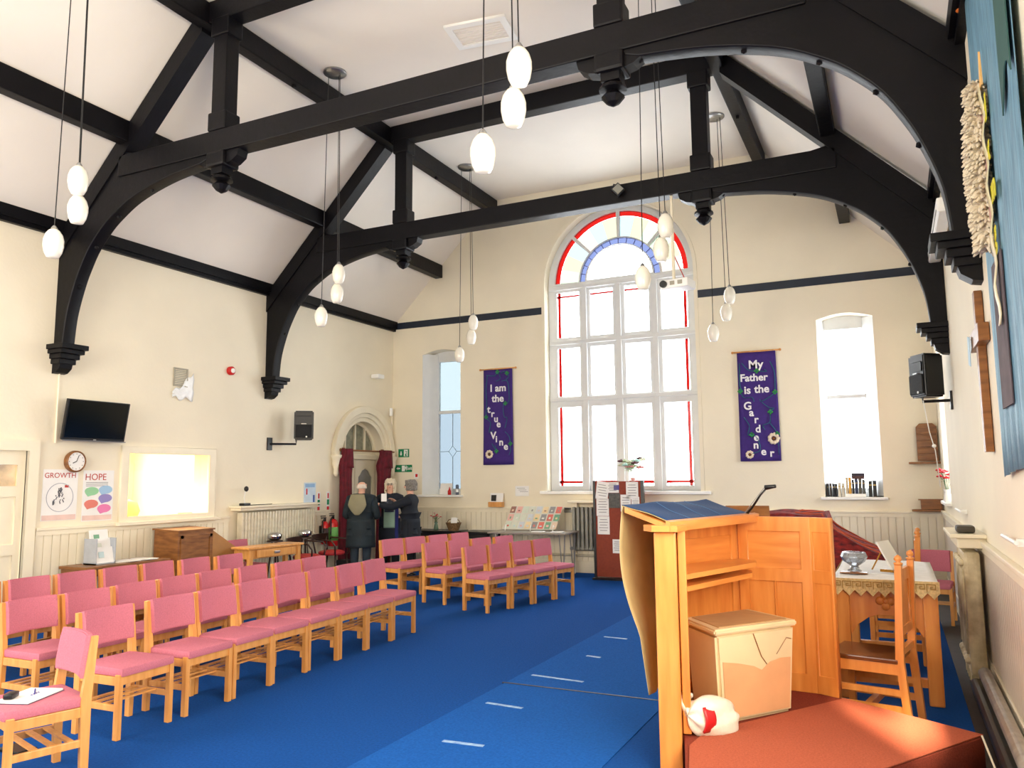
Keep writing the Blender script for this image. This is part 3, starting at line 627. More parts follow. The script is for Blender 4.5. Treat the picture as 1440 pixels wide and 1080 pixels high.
o = MB().b2(-2.95, -1.3, 5.885, 5.905, 0, .008).build('floor_trunking', mat('dark_strip', (24, 34, 60), .6)); setk(o, 'thin dark joint strip across the blue carpet', 'strip')

# ------------------------------------------------------------------ communion table, cloth and what stands on it
tb_ = empty('communion_table', (-.115, 7.24, 0), 0, 'carved oak communion table with quatrefoil apron under lace cloth', 'table')
TX, TY = .335, .72
MB().b2(-TX, TX, -TY, TY, .82, .87, bev=.012).build('tabletop', PINEH, tb_)
for sx in (-1, 1):
    for sy in (-1, 1): 
        MB().b2(sx*(TX-.04)-.05, sx*(TX-.04)+.05, sy*(TY-.07)-.05, sy*(TY-.07)+.05, 0, .82, bev=.012).build('leg', PINE, tb_)
ap = [(-.25, .815), (-.25, .47), (-.235, .47), (-.20, .53), (-.12, .59), (-.06, .61), (.06, .61), (.12, .59), (.20, .53), (.235, .47), (.25, .47), (.25, .815)]
for y in (-TY+.07, TY-.07):
    a_ = plate('apron', ap, [], .03, XZ(y), PINE, tb_, bevel=.003)
    qf = MB()
    for k in range(4): qf.ball((.038*cos(k*pi/2), y-.014, .715+.038*sin(k*pi/2)), .032, sy=.4, sub=2)
    qf.ball((0, y-.02, .715), .02, sy=.5); qf.build('quatrefoil', PINE, a_, True)
ap2 = [(-TY+.11, .815), (-TY+.11, .5), (-.4, .62), (.4, .62), (TY-.11, .5), (TY-.11, .815)]
for x in (-TX+.04, TX-.04): plate('side_apron', ap2, [], .03, YZ(x), PINE, tb_)
for z in (.12,):
    MB().b2(-TX+.02, TX-.02, -TY+.05, -TY+.10, z, z+.06).build('stretcher', PINE, tb_); MB().b2(-TX+.02, TX-.02, TY-.10, TY-.05, z, z+.06).build('stretcher', PINE, tb_)
LACE = mat('lace_cloth', (250, 250, 250), .85, var=.05, scale=20); LACEB = mat('cream_lace_border', (232, 206, 150), .85, var=.15, scale=70)
tc_ = MB().grid(lambda u, v: Vector((-.115+(u-.5)*.70, 7.24+(v-.5)*1.46, .876+.003*sin(u*15+v*9))), 14, 20, thick=.004).build('table_cloth', LACE, None, True)
setk(tc_, 'white tablecloth with cream lace border on the communion table', 'tablecloth')
def border(x0, x1, y0, y1, nseg):
    pts = []; 
    for k in range(nseg*4+1):
        f = k/(nseg*4); z = .795 if k % 4 in (0,) else (.775 if k % 4 in (1, 3) else .752)
        pts.append((f, z))
    m = MB(); T = [m.bm.verts.new((x0+(x1-x0)*f, y0+(y1-y0)*f, .878)) for f, z in pts]; Bt = [m.bm.verts.new((x0+(x1-x0)*f, y0+(y1-y0)*f, z)) for f, z in pts]
    for i in range(len(pts)-1): m.bm.faces.new((T[i], T[i+1], Bt[i+1], Bt[i]))
    return m
border(-.475, .245, 6.505, 6.505, 9).build('lace_border', LACEB, tc_); border(-.475, -.475, 6.505, 7.975, 18).build('lace_border', LACEB, tc_)
gk = MB()                                                     # Greek key band on the front edge
KEY = [(0, 0), (0, 1), (1, 1), (1, .35), (.45, .35), (.45, .65), (.7, .65)]
for k in range(10):
    bx = -.468+k*.07
    for (a, b), (c, d) in zip(KEY, KEY[1:]): gk.b2(min(bx+a*.055, bx+c*.055)-.0025, max(bx+a*.055, bx+c*.055)+.0025, 6.497, 6.502, min(.808+b*.05, .808+d*.05)-.0025, max(.808+b*.05, .808+d*.05)+.0025)
gk.build('key_pattern', mat('ochre_thread', (178, 138, 70), .8), tc_)
gb = empty('glass_bowl', (-.33, 6.95, .883), 0, 'faceted clear glass bowl on the cloth-covered table', 'bowl'); gb.scale = (1.3, 1.3, 1.15)
CG = mat('cut_glass', (225, 232, 240), .08, var=.12, scale=40); CG.node_tree.nodes['Principled BSDF'].inputs['Transmission Weight'].default_value = .7
MB().lathe([(.03, .02), (.022, .035), (.06, .065), (.078, .10), (.066, .13), (.058, .13), (.068, .10), (.05, .07)], n=10).build('bowl', CG, gb)
MB().lathe([(.04, .0), (.04, .008), (.02, .02), (.02, .03)], n=10).build('foot', CG, gb)
o = MB().b2(-.43, -.23, 6.76, 6.85, .883, .893, bev=.003).build('offering_tray', WALNUT); setk(o, 'thin wooden strip lying in front of the glass bowl', 'tray')
bs = empty('book_stand', (-.02, 7.05, .883), R(70), 'brass book stand with an open white booklet on the communion table', 'book stand')
BRASS = mat('brass', (190, 140, 60), .25, metal=.9, var=.05)
MB().box((0, .0, .012), (.26, .02, .02)).box((-.11, .03, .012), (.02, .12, .02)).box((.11, .03, .012), (.02, .12, .02)).build('base', BRASS, bs)
MB().box((0, .05, .12), (.24, .012, .25), rot=Matrix.Rotation(R(-28), 3, 'X')).build('booklet', PAPER, bs)
MB().tube([(0, .10, .18), (0, .20, .0)], .006).build('prop', BRASS, bs)
# carved chair in front of the table
def oak_chair(name, loc, rz, label, arms=False):
    t = empty(name, loc, rz, label, 'chair', 'carved oak chairs')
    for s in (-1, 1):
        MB().prism([(-.27, s*.20-.02, 0), (-.225, s*.20-.02, 0), (-.185, s*.20-.02, .45), (-.215, s*.20-.02, 1.06), (-.255, s*.20-.02, 1.06), (-.235, s*.20-.02, .45)], (0, .04, 0)).build('leg', PINE, t)
        MB().lathe([(.024, 0), (.03, .012), (.012, .02), (.026, .035), (.02, .055), (.004, .065)], (-.235, s*.20, 1.06), 12).build('finial', PINE, t, True)
        MB().b2(.17, .215, s*.20-.022, s*.20+.022, 0, .43, bev=.004).build('leg', PINE, t)
        MB().b2(-.22, .19, s*.20-.012, s*.20+.012, .36, .43, bev=.003).build('side_rail', PINE, t)
        MB().b2(-.22, .19, s*.20-.010, s*.20+.010, .12, .165).build('stretcher', PINE, t)
        MB().b2(-.22, .19, s*.20-.010, s*.20+.010, .23, .27).build('stretcher', PINE, t)
    MB().b2(-.02, .02, -.19, .19, .12, .165).build('cross_stretcher', PINE, t)
    MB().b2(-.20, .24, -.225, .225, .43, .46, bev=.008).build('seat', mat('polished_seat', (116, 66, 30), .2, rgb2=(84, 44, 20), scale=3, stretch=(1, 6, 1)), t)
    fr = plate('back_panel', rect(-.18, .18, .60, 1.02), [rect(-.13, .13, .66, .94)], .026, Matrix.Rotation(0, 4, 'Z') @ YZ(-.215), PINE, t, bevel=.003)
    MB().b2(-.22, -.21, -.135, .135, .655, .945).build('inner_panel', PINE, fr)
    MB().b2(-.225, -.19, -.18, .18, .48, .52).build('lower_rail', PINE, t)
    return t
oak_chair('oak_chair', (-.205, 6.04, 0), R(169), 'carved oak side chair in front of the communion table')
oak_chair('oak_chair', (-.07, 8.6, 0), R(178), 'carved oak chair with knobbed finials behind the communion table')
# red patterned throw over a piano behind the pulpit
pn = empty('piano', (-.95, 10.2, 0), 0, 'piano hidden under a red patterned throw behind the pulpit', 'piano')
MB().b2(-.85, .75, -.45, .45, .42, .62, bev=.02).build('case', DWOOD, pn)
for x in (-.75, .65):
    for y in (-.35, .35): MB().b2(x-.04, x+.04, y-.04, y+.04, 0, .42).build('leg', DWOOD, pn)
THROW = mat('red_patterned_throw', (150, 36, 32), .9, rgb2=(70, 16, 24), scale=14, bump=.5, stretch=(1, 1, 2))
def thr(u, v):
    x = -1.9+1.85*u; y = 9.68+1.05*v
    top = 1.20 if x < -.75 else 0
    if x >= -.75: k = (x+.75)/.68; top = 1.16-.42*min(1, k)**.55
    edge = min(1, min(v, 1-v)/.12)*min(1, (1-u)/.03)
    return Vector((x, y, .45+(top-.45)*(edge**.4)+.015*sin(18*u+9*v)+.01*sin(31*v)))
tt = MB().grid(thr, 50, 26, thick=.012).build('piano_throw', THROW, None, True); setk(tt, 'red patterned throw draped over the piano behind the pulpit', 'throw')
for k in range(4):
    MB().tube([thr(.45+.53*i/24, .12+k*.22)+Vector((0, 0, .016)) for i in range(25)], .009, 5).build('pattern_band', mat('orange_weave', (196, 88, 60), .9), tt, True)

# ------------------------------------------------------------------ right wall
# column radiator, pipes
rr = empty('wall_radiator', (XR, 7.55, 0), 0, 'ornate cast iron radiator with shelf on the right wall', 'radiator')
OLD = mat('tarnished_cast_iron', (236, 224, 190), .4, rgb2=(176, 160, 122), scale=9)
for k in range(6):
    y = -.30+k*.12
    MB().b2(-.165, -.045, y-.045, y+.045, .09, 1.04, bev=.03).build('section', OLD, rr)
    MB().tube([(-.17, y, .25), (-.17, y, .9)], .012, 6).ball((-.17, y, .95), .03).ball((-.17, y, .2), .03).build('moulding', OLD, rr, True)
    MB().b2(-.16, -.11, y-.02, y+.02, 0, .1).build('foot', OLD, rr)
MB().b2(-.20, 0, -.42, .42, 1.07, 1.15, bev=.012).b2(-.25, 0, -.46, .46, 1.15, 1.18, bev=.006).build('shelf', CREAM, rr)
o = MB().box((0, 0, .03), (.13, .2, .055), bev=.02).build('spectacle_box', mat('dark_olive', (62, 56, 44), .5), None, True, 50); o.location = (XR-.13, 7.28, 1.181); setk(o, 'dark rounded box on the shelf over the right radiator', 'box')
PIPE = mat('silver_pipe', (228, 224, 212), .35, metal=.2, rgb2=(186, 180, 166), scale=10)
o = MB().tube([(XR-.09, YB+.5, .17), (XR-.09, 6.98, .17)], .045, 12).build('heating_pipe', PIPE, None, True); setk(o, 'pale upper heating pipe along the right wall', 'pipe')
o = MB().tube([(XR-.14, YB+.5, .06), (XR-.14, 7.1, .06)], .045, 12).build('heating_pipe', mat('black_pipe', (38, 36, 34), .3), None, True); setk(o, 'black lower heating pipe along the right wall', 'pipe')
struct('baseboard_right', MB().b2(XR-.24, XR, YB, YF, 0, .006), mat('bare_dark_floor', (52, 44, 40), .7, var=.2), 'dark bare strip of floor along the right wall')
for y, x_, lab in ((9.2, .4, 'white wall rail above the dado near the radiator'), (7.95, .4, 'short white wall rail just left of the radiator'), (5.3, .3, 'white wall rail at the right picture edge')):
    z = 1.28 if y > 9 or y < 6 else 1.16
    o = MB().tube([(XR-.05, y-.55*x_*2, z), (XR-.05, y+.45*x_*2, z)], .012, 8).box((XR-.02, y-.5*x_*2, z), (.05, .04, .04)).build('wall_rail', WHITE, None, True, 50); setk(o, lab, 'rail')
cr = empty('wall_cross', (XR-.03, 6.12, 0), 0, 'large plain brown wooden cross on the right wall', 'cross')
MB().b2(-.025, .025, -.05, .05, 1.79, 2.88, bev=.004).build('upright', WALNUT, cr)
MB().b2(-.04, .025, -.30, .30, 2.50, 2.62, bev=.004).build('crossbar', WALNUT, cr)
MB().box((-.055, .20, 2.50), (.006, .13, .2), rot=Matrix.Rotation(R(12), 3, 'X')).build('paper_note', mat('pale_blue_paper', (190, 220, 236), .7), cr)
# banner
bn = empty('wall_banner', (XR-.008, 4.6, 0), 0, 'tall blue fabric banner with yellow letters on the right wall', 'banner')
BAN = mat('slate_blue_satin', (124, 168, 190), .5, rgb2=(78, 118, 142), scale=7, stretch=(1, 9, .6), bump=.3)
MB().grid(lambda u, v: Vector((-.022+.006*sin(u*44)*(1.2-v*.6), -.75+(1.60-.08*(1-v))*u, 1.62+.05*sin(u*3)+3.0*v)), 60, 12, thick=.004).build('cloth', BAN, bn, True)
MB().tube([(-.03, -.8, 4.66), (-.03, .95, 4.66)], .02).build('pole', WALNUT, bn); MB().ball((-.03, .97, 4.66), .05).build('finial', mat('orange_finial', (220, 120, 50), .4), bn, True)
MB().grid(lambda u, v: Vector((-.036, -.72+.32*u, 3.4+1.2*v+.1*sin(u*4))), 8, 8, thick=.006).build('dark_green_patch', mat('dark_green_fabric', (54, 92, 86), .8), bn)
MB().grid(lambda u, v: Vector((-.036, .05+.42*u, 2.0+.8*v)), 6, 6, thick=.006).build('brown_patch', mat('mauve_brown_fabric', (98, 84, 88), .8, var=.2), bn)
YLW = mat('yellow_felt', (228, 214, 60), .85)
for s_, z in (('d', 3.52), ('x', 3.30), ('un', 3.07), ('g', 2.84)): text(s_, 'letter', (-.05, .17, z), .2, YLW, bn, FACE_W, off=.006)
FLE = mat('cream_fleece', (236, 222, 196), .95, var=.12, scale=60)
m = MB(); rnd = random.Random(3)
m.tube([(-.06, .34, 2.92), (-.06, .32, 3.2), (-.065, .30, 3.5), (-.06, .26, 3.78)], [.03, .05, .055, .035], 8)
for k in range(900):
    z = 2.88+rnd.random()*.90; a = rnd.uniform(0, 2*pi); rad = .035+.022*sin((z-2.88)*3.4); p = Vector((-.06, .34-.08*(z-2.9), z)); d = Vector((cos(a), sin(a), rnd.uniform(-.7, .4))).normalized()
    m.tube([p+d*rad*.6, p+d*(rad+.02), p+d*(rad+.045)+Vector((0, 0, -.02))], [.018, .014, .004], 4, cap=False)
fo = m.build('fleece', FLE, bn, True); fo['kind'] = 'stuff'
MB().grid(lambda u, v: Vector((-.055+.008*sin(v*30), .13+.08*u, 2.42+1.3*v)), 3, 24, thick=.005).build('cream_ribbon', mat('cream_satin', (226, 216, 176), .4), bn, True)
MB().grid(lambda u, v: Vector((-.05, .20+.05*u, 3.0+.75*v)), 3, 10, thick=.005).build('pink_ribbon', mat('dusty_pink_satin', (196, 150, 150), .5), bn)
MB().prism([(-.06, .10, 3.72), (-.06, .18, 3.72), (-.06, .13, 3.92)], (.01, 0, 0)).build('flame', mat('flame_felt', (250, 196, 120), .8), bn)
# white casing
o = empty('screen_casing', (XR-.08, 0, 0), 0, 'long white pull-down screen casing high on the right wall', 'screen')
MB().b2(-.06, .06, 7.6, 10.5, 3.92, 4.05, bev=.02).build('casing', WHITE, o); MB().b2(-.065, -.055, 7.65, 10.45, 3.94, 3.955).build('slot', STEEL, o)
# speakers
def speaker(name, loc, rz, label, wall_dx):
    t = empty(name, loc, rz, label, 'speaker', 'wall loudspeakers')
    m = MB(); m.prism([(-.02, -.14, -.20), (-.02, .14, -.20), (.20, .10, -.20), (.20, -.10, -.20)], (0, 0, .42)); 
    bmesh.ops.bevel(m.bm, geom=list(m.bm.edges), offset=.018, segments=3, affect='EDGES'); m.build('cabinet', BLACK, t, True, 40)
    MB().b2(-.035, -.018, -.115, .115, -.17, .02, bev=.01).build('grille', mat('speaker_grille', (15, 16, 19), .6, bump=.8, bscale=300), t)
    MB().prism([(-.028, -.10, .05), (-.028, .10, .05), (.01, .07, .08), (.01, -.07, .08)], (0, 0, .09)).build('horn', mat('horn_black', (20, 21, 24), .4), t)
    t.scale = (1.12, 1.12, 1.12)
    MB().b2(-.037, -.03, -.035, .035, .025, .037).build('badge', STEEL, t); MB().lathe([(.012, -.003), (.012, .003)], (-.038, -.04, -.155), 10, Matrix.Rotation(pi/2, 3, 'Y')).build('led', WHITE, t)
    return t
def bracket(loc, dx, label, dy=0):
    t = empty('speaker_bracket', loc, 0, label, 'bracket', 'speaker wall brackets')
    MB().b2(-.012*1, .012, -.05, .05, -.10, .10).build('wall_plate', BLACK, t)
    MB().tube([(0, 0, 0), (dx, dy, 0), (dx, dy, .085)], .018, 6).build('arm', BLACK, t); return t
speaker('loudspeaker', (XL+.40, 9.95, 2.50), R(128), 'black loudspeaker on a bracket on the left wall', 0)
bracket((XL+.012, 9.60, 2.21), .28, 'black bracket holding the left loudspeaker', .30)
speaker('loudspeaker', (.30, 9.62, 2.70), R(28), 'black loudspeaker on a bracket on the right wall', 0)
bracket((XR-.012, 9.62, 2.43), -.27, 'black bracket holding the right loudspeaker', .02)
o = MB().tube([(.33, 9.62, 2.44), (.37, 9.66, 2.1), (.42, 9.8, 1.9), (.45, 9.9, 1.5)], .006, 6).ball((.41, 9.77, 1.95), .022).build('speaker_cable', WHITE, None, True); setk(o, 'white cable hanging below the right loudspeaker', 'cable')
# flowers at the right window
fl = empty('flower_vase', (.58, 11.25, 1.292), 0, 'vase of red flowers on the right-hand window sill', 'flowers')
def flowers(t, stems, col, leafcol, vase_m, vh, seed, spread, h, size=.03):
    rn = random.Random(seed)
    MB().lathe([(vh*.22, 0), (vh*.3, vh*.1), (vh*.26, vh*.5), (vh*.16, vh*.8), (vh*.24, vh)], n=14).build('vase', vase_m, t, True)
    for k in range(stems):
        a = 2*pi*k/stems+rn.uniform(-.3, .3); r = spread*rn.uniform(.3, 1); z = vh+h*rn.uniform(.5, 1)
        st = MB().tube([(0, 0, vh*.5), (r*.4*cos(a), r*.4*sin(a), vh+(z-vh)*.6), (r*cos(a), r*sin(a), z)], .003, 5).build('stem', leafcol, t)
        m = MB()
        for j in range(6):
            b = 2*pi*j/6; m.ball((r*cos(a)+size*.7*cos(b), r*sin(a)+size*.7*sin(b), z+size*.3*sin(3*b)), size*.62, sz=.6, sub=1)
        m.ball((r*cos(a), r*sin(a), z+size*.2), size*.5, sub=1); m.build('bloom', col[k % len(col)], st, True)
        m = MB().grid(lambda u, v: Vector((r*.5*cos(a)+size*2.2*(u-.5), r*.5*sin(a)+size*.9*(v-.5)*sin(pi*u), vh+(z-vh)*.55+size*.8*u)), 4, 2, thick=.002); m.build('leaf', leafcol, st)
REDF = mat('red_petals', (214, 34, 48), .6); LEAF = mat('leaf_green', (70, 112, 62), .6)
flowers(fl, 8, [REDF], LEAF, WHITE, .16, 2, .12, .28, .036)

# ------------------------------------------------------------------ far wall objects
def banner(x, z0, z1, wd, label, rows_, daisies, vines):
    t = empty('wall_hanging', (x, YF-.03, z0), 0, label, 'banner', 'purple wall hangings'); h = z1-z0
    MB().grid(lambda u, v: Vector(((u-.5)*wd*(1+.04*(1-v)), -.012+.006*sin(u*9+v*3), h*v)), 14, 20, thick=.006).build('cloth', PURPLE, t, True)
    MB().tube([(-wd/2-.07, -.01, h+.005), (wd/2+.07, -.01, h+.005)], .013).ball((-wd/2-.07, -.01, h+.005), .022).ball((wd/2+.07, -.01, h+.005), .022).build('pole', OAK, t, True)
    for s_, xx, zz, sz in rows_: text(s_, 'letter', (xx*wd-wd/2, -.026, h-zz*h), sz*.70, FELT, t, FACE_S, off=.0045, ext=.003)
    for xx, zz, r_ in daisies:
        m = MB()
        for k in range(9):
            a = 2*pi*k/9; m.ball((xx*wd-wd/2+r_*.65*cos(a), -.026, h-zz*h+r_*.65*sin(a)), r_*.36, sx=1, sz=1, sy=.25, sub=1)
        d = m.build('daisy', mat('cream_felt', (240, 224, 200), .85), t, True); MB().ball((xx*wd-wd/2, -.03, h-zz*h), r_*.3, sy=.4, sub=1).build('daisy_eye', mat('brown_felt', (110, 70, 30), .85), d)
    for v_ in vines:
        MB().tube([(a*wd-wd/2, -.026, h-b*h) for a, b in v_], .0065, 5).build('vine', VINE, t, True)
        a, b = v_[len(v_)//2]; m = MB()
        for k in range(4): m.ball((a*wd-wd/2+.025*cos(k*1.57), -.028, h-b*h+.025*sin(k*1.57)), .02, sy=.3, sub=1)
        m.build('leaf', GREEN, t, True)
banner(-6.56, 1.88, 3.66, .60, 'purple hanging reading I am the true vine',
       [('I', .24, .235, .27), ('am', .42, .235, .27), ('the', .30, .345, .27), ('t', .14, .455, .27), ('r', .27, .50, .25), ('u', .37, .555, .25), ('e', .46, .61, .25),
        ('V', .25, .73, .27), ('i', .42, .765, .24), ('n', .54, .80, .26), ('e', .70, .845, .26)], [(.20, .89, .085)],
       [spiral([(.12, .06), (.4, .07), (.5, .03), (.6, .10), (.45, .13)]), spiral([(.15, .06), (.1, .2), (.12, .35), (.1, .5), (.25, .56), (.2, .66), (.35, .64)]), spiral([(.65, .13), (.85, .14), (.9, .3), (.85, .36), (.7, .38), (.72, .5), (.82, .52), (.75, .62)]),
        spiral([(.62, .05), (.75, .03), (.88, .08), (.8, .12)]), spiral([(.75, .66), (.9, .72), (.93, .85), (.88, .9)]), spiral([(.3, .78), (.45, .86), (.4, .8)])])
banner(-1.895, 1.87, 3.63, .60, 'purple hanging reading My Father is the Gardener',
       [('My', .29, .155, .27), ('Father', .06, .27, .235), ('is', .15, .385, .25), ('the', .42, .38, .25), ('G', .12, .53, .25), ('a', .26, .59, .24), ('r', .38, .655, .24), ('d', .40, .74, .24), ('e', .35, .815, .24), ('n', .33, .885, .24), ('e', .52, .945, .24), ('r', .74, .96, .24)],
       [(.86, .80, .10), (.23, .94, .07)],
       [spiral([(.12, .1), (.3, .17), (.5, .18), (.75, .19), (.7, .17)]), spiral([(.06, .1), (.05, .3), (.1, .35), (.05, .36), (.15, .42), (.35, .42), (.4, .46)]), spiral([(.85, .1), (.95, .2), (.95, .35), (.9, .4), (.6, .46), (.55, .44)]),
        spiral([(.6, .47), (.78, .52), (.9, .53), (.8, .56), (.78, .65), (.6, .68), (.65, .72)]), spiral([(.78, .66), (.95, .76), (.97, .95)]), spiral([(.12, .6), (.25, .68), (.2, .76), (.3, .76), (.45, .8), (.5, .9), (.3, .93)])])
# right hand shelves by the corner
for z, hh, lab, sh in ((1.83, .62, 'tall brown wooden rack on a shelf by the right corner', .36), (1.15, .13, 'low brown wooden box on a shelf by the right corner', .40)):
    t = empty('corner_rack', (.42, YF-.045, z), 0, lab, 'rack')
    MB().b2(-.22, .19, -.17, -.001, -.04, -.01, bev=.006).build('shelf', WALNUT, t)
    if hh > .3:
        plate('back_board', [(-.10, 0), (.17, 0), (.17, .50), (.12, .55), (-.05, .55), (-.10, .50)], [], .02, XZ(-.03), WALNUT, t)
        for k in range(5): MB().b2(-.10, .17, -.075, -.04, .02+k*.095, .085+k*.095, bev=.004).build('slat', WALNUT, t)
    else: MB().b2(-.10, .17, -.12, -.005, -.008, .12, bev=.004).b2(-.13, .18, -.13, 0, .12, .135).build('box', WALNUT, t)
# books on the right window sill
bk = [(-.94, .025, .20, (24, 22, 24)), (-.905, .03, .205, (60, 48, 40)), (-.865, .035, .20, (14, 20, 34)), (-.825, .03, .20, (16, 18, 22)), (-.785, .04, .215, (222, 212, 190)), (-.735, .045, .21, (206, 198, 180)),
      (-.675, .035, .25, (214, 196, 160)), (-.635, .04, .245, (226, 166, 60)), (-.59, .035, .215, (26, 24, 30)), (-.548, .045, .22, (32, 44, 78)), (-.497, .045, .22, (88, 84, 70)), (-.447, .042, .215, (82, 84, 80)), (-.36, .05, .24, (22, 28, 24)), (-.30, .05, .24, (18, 22, 24))]
desc = ['black', 'brown', 'navy', 'black', 'cream', 'pale grey', 'tan', 'orange', 'black', 'blue', 'olive', 'grey', 'dark green', 'black']
pos = ['at the left end', 'second from the left', 'third from the left', 'beside the cream book', 'beside the black ones', 'right of the cream book', 'left of the orange book', 'the only one', 'right of the orange book', 'under the two flat books', 'left of the grey one', 'right end of the raised row', 'leaning near the right end', 'at the right end']
for (x, t_, h, c), d, p in zip(bk, desc, pos):
    zz = 1.312+(.045 if -.69 < x < -.42 else 0)
    o = empty('book', (x, 13.10, zz), 0, '%s book standing on the right window sill, %s' % (d, p), 'book', 'books on the right window sill')
    cm = mat('book_cover_%s' % ('_'.join(str(v) for v in c)), c, .5)
    MB().b2(0, t_-.003, -.07, -.066, 0, h).b2(0, .003, -.07, .07, 0, h).b2(t_-.006, t_-.003, -.07, .07, 0, h).build('cover', cm, o)
    MB().b2(.003, t_-.006, -.065, .066, .004, h-.005).build('page_block', PAPER, o)
    MB().b2(.004, t_-.007, -.072, -.07, h*.70, h*.76).build('spine_band', mat('gilt', (190, 160, 90), .4), o)
for k, (z, c, lab) in enumerate(((1.577, (78, 44, 40), 'maroon book lying flat beneath another on the standing books'), (1.6232, (44, 36, 56), 'dark purple book lying flat on top of the standing books'))):
    o = empty('book', (-.585, 13.10, z), 0, lab, 'book', 'books on the right window sill')
    cm = mat('flat_cover_%d' % k, c, .5); MB().b2(0, .18, -.06, .06, 0, .004).b2(0, .18, -.06, .06, .042, .046).b2(0, .18, -.062, -.058, 0, .046).build('cover', cm, o); MB().b2(.004, .176, -.057, .056, .004, .042).build('page_block', PAPER, o)
o = MB().b2(-.69, -.40, 13.02, 13.18, 1.312, 1.356).build('book_plinth', WHITE); setk(o, 'white block raising the middle books on the right sill', 'block')
# things on the left window sill
o = MB().box((-7.72, 13.08, 1.44), (.26, .008, .215), rot=Matrix.Rotation(R(-8), 3, 'X')).build('framed_card', PAPER); setk(o, 'white card propped on the left window sill', 'card')
o = MB().lathe([(.032, 0), (.034, .07), (.02, .09), (.01, .12), (.005, .15)], (-7.60, 13.0, 1.331), 12).build('squeezy_bottle', RED, None, True); setk(o, 'small red squeezy bottle on the left window sill', 'bottle')
o = empty('canister', (-7.46, 13.05, 1.331), 0, 'grey canister on the left window sill', 'canister')
MB().lathe([(.03, 0), (.03, .17), (.02, .19)], n=12).build('body', mat('grey_tin', (90, 100, 120), .4), o, True, 40); MB().lathe([(.031, .05), (.031, .11)], n=12).build('wrapper', PAPER, o, True, 40)
# radiator by the noticeboard
rd = empty('column_radiator', (-4.76, YF-.14, 0), 0, 'grey column radiator below the great window', 'radiator')
for k in range(7): 
    x = -.28+k*.078; MB().b2(x-.026, x+.026, -.05, .05, .40, 1.13, bev=.02).build('section', RADG, rd)
MB().tube([(-.36, 0, .42), (.30, 0, .42)], .03, 8).build('header_pipe', RADG, rd); MB().tube([(-.30, 0, 0), (-.30, 0, .42)], .028, 8).build('riser_pipe', RADM, rd); MB().tube([(.30, 0, 0), (.30, 0, .42)], .028, 8).build('riser_pipe', RADM, rd)
o = MB().b2(-5.13, -4.35, 12.80, YF-.02, 1.20, 1.235, bev=.008).b2(-5.05, -4.99, 12.9, YF-.02, 1.12, 1.2).build('radiator_shelf', CREAM); setk(o, 'cream shelf above the grey radiator', 'shelf')
o = MB().tube([(-5.75, YF-.05, .30), (XR-.3, YF-.05, .30)], .022, 8).build('heating_pipe', RADM, None, True); setk(o, 'cream heating pipe low along the far wall', 'pipe')
# noticeboard
nbd = empty('noticeboard', (-4.06, 12.36, 0), R(2), 'free-standing red-brown noticeboard covered with papers', 'noticeboard')
NB = mat('rust_felt', (146, 66, 46), .9, var=.08, scale=30)
MB().b2(-.38, .38, -.02, .02, .04, 1.57).build('board', NB, nbd)
MB().b2(-.42, -.38, -.03, .03, 0, 1.58).b2(.38, .43, -.03, .03, 0, 1.58).build('side_frame', BLACK, nbd); MB().b2(-.42, .43, -.15, .15, 0, .03).build('foot', BLACK, nbd)
INK = mat('grey_print', (120, 120, 124), .8)
for i, (x, z, w_, h, rot) in enumerate(((-.26, 1.42, .21, .29, 8), (-.08, 1.47, .2, .17, 0), (.24, 1.42, .2, .28, 0), (-.26, 1.15, .21, .28, 0), (-.06, 1.26, .19, .24, 0), (.13, 1.22, .17, .27, 0), (.29, 1.22, .13, .2, 0), (-.25, .86, .2, .29, 0), (-.03, .53, .15, .22, 0), (.12, .53, .15, .22, 0), (.28, .47, .12, .16, 0))):
    M_ = Matrix.Rotation(R(rot), 3, 'Y'); mm = (mat('dark_photo', (70, 66, 60), .4, var=.4, scale=30) if i == 4 else PAPER)
    p = MB().box((x, -.023-.001*(i % 3), z), (w_, .003, h), rot=M_).build('notice', mm, nbd)
    if i != 4:
        m = MB()
        for k in range(5): m.box((x, -.026-.001*(i % 3), z+h*.32-k*h*.15), (w_*(.75 if k % 2 else .6), .001, .008), rot=M_)
        m.build('print', INK, p)
MB().box((-.02, -.026, 1.47), (.09, .002, .08)).build('blue_emblem', mat('violet_print', (96, 90, 160), .7), nbd)
vs = empty('window_flowers', (-4.02, 13.06, 1.4), 0, 'white and burgundy flowers in a pink vase on the great window sill', 'flowers')
flowers(vs, 20, [mat('white_petals', (206, 208, 176), .6), mat('sage_petals', (150, 170, 130), .6), mat('burgundy_petals', (80, 24, 36), .6), mat('aqua_petals', (170, 214, 206), .6), mat('pink_petals', (226, 150, 150), .6)], mat('pale_leaf', (176, 196, 150), .6), mat('pink_vase', (238, 176, 170), .3), .22, 5, .20, .34, .056)
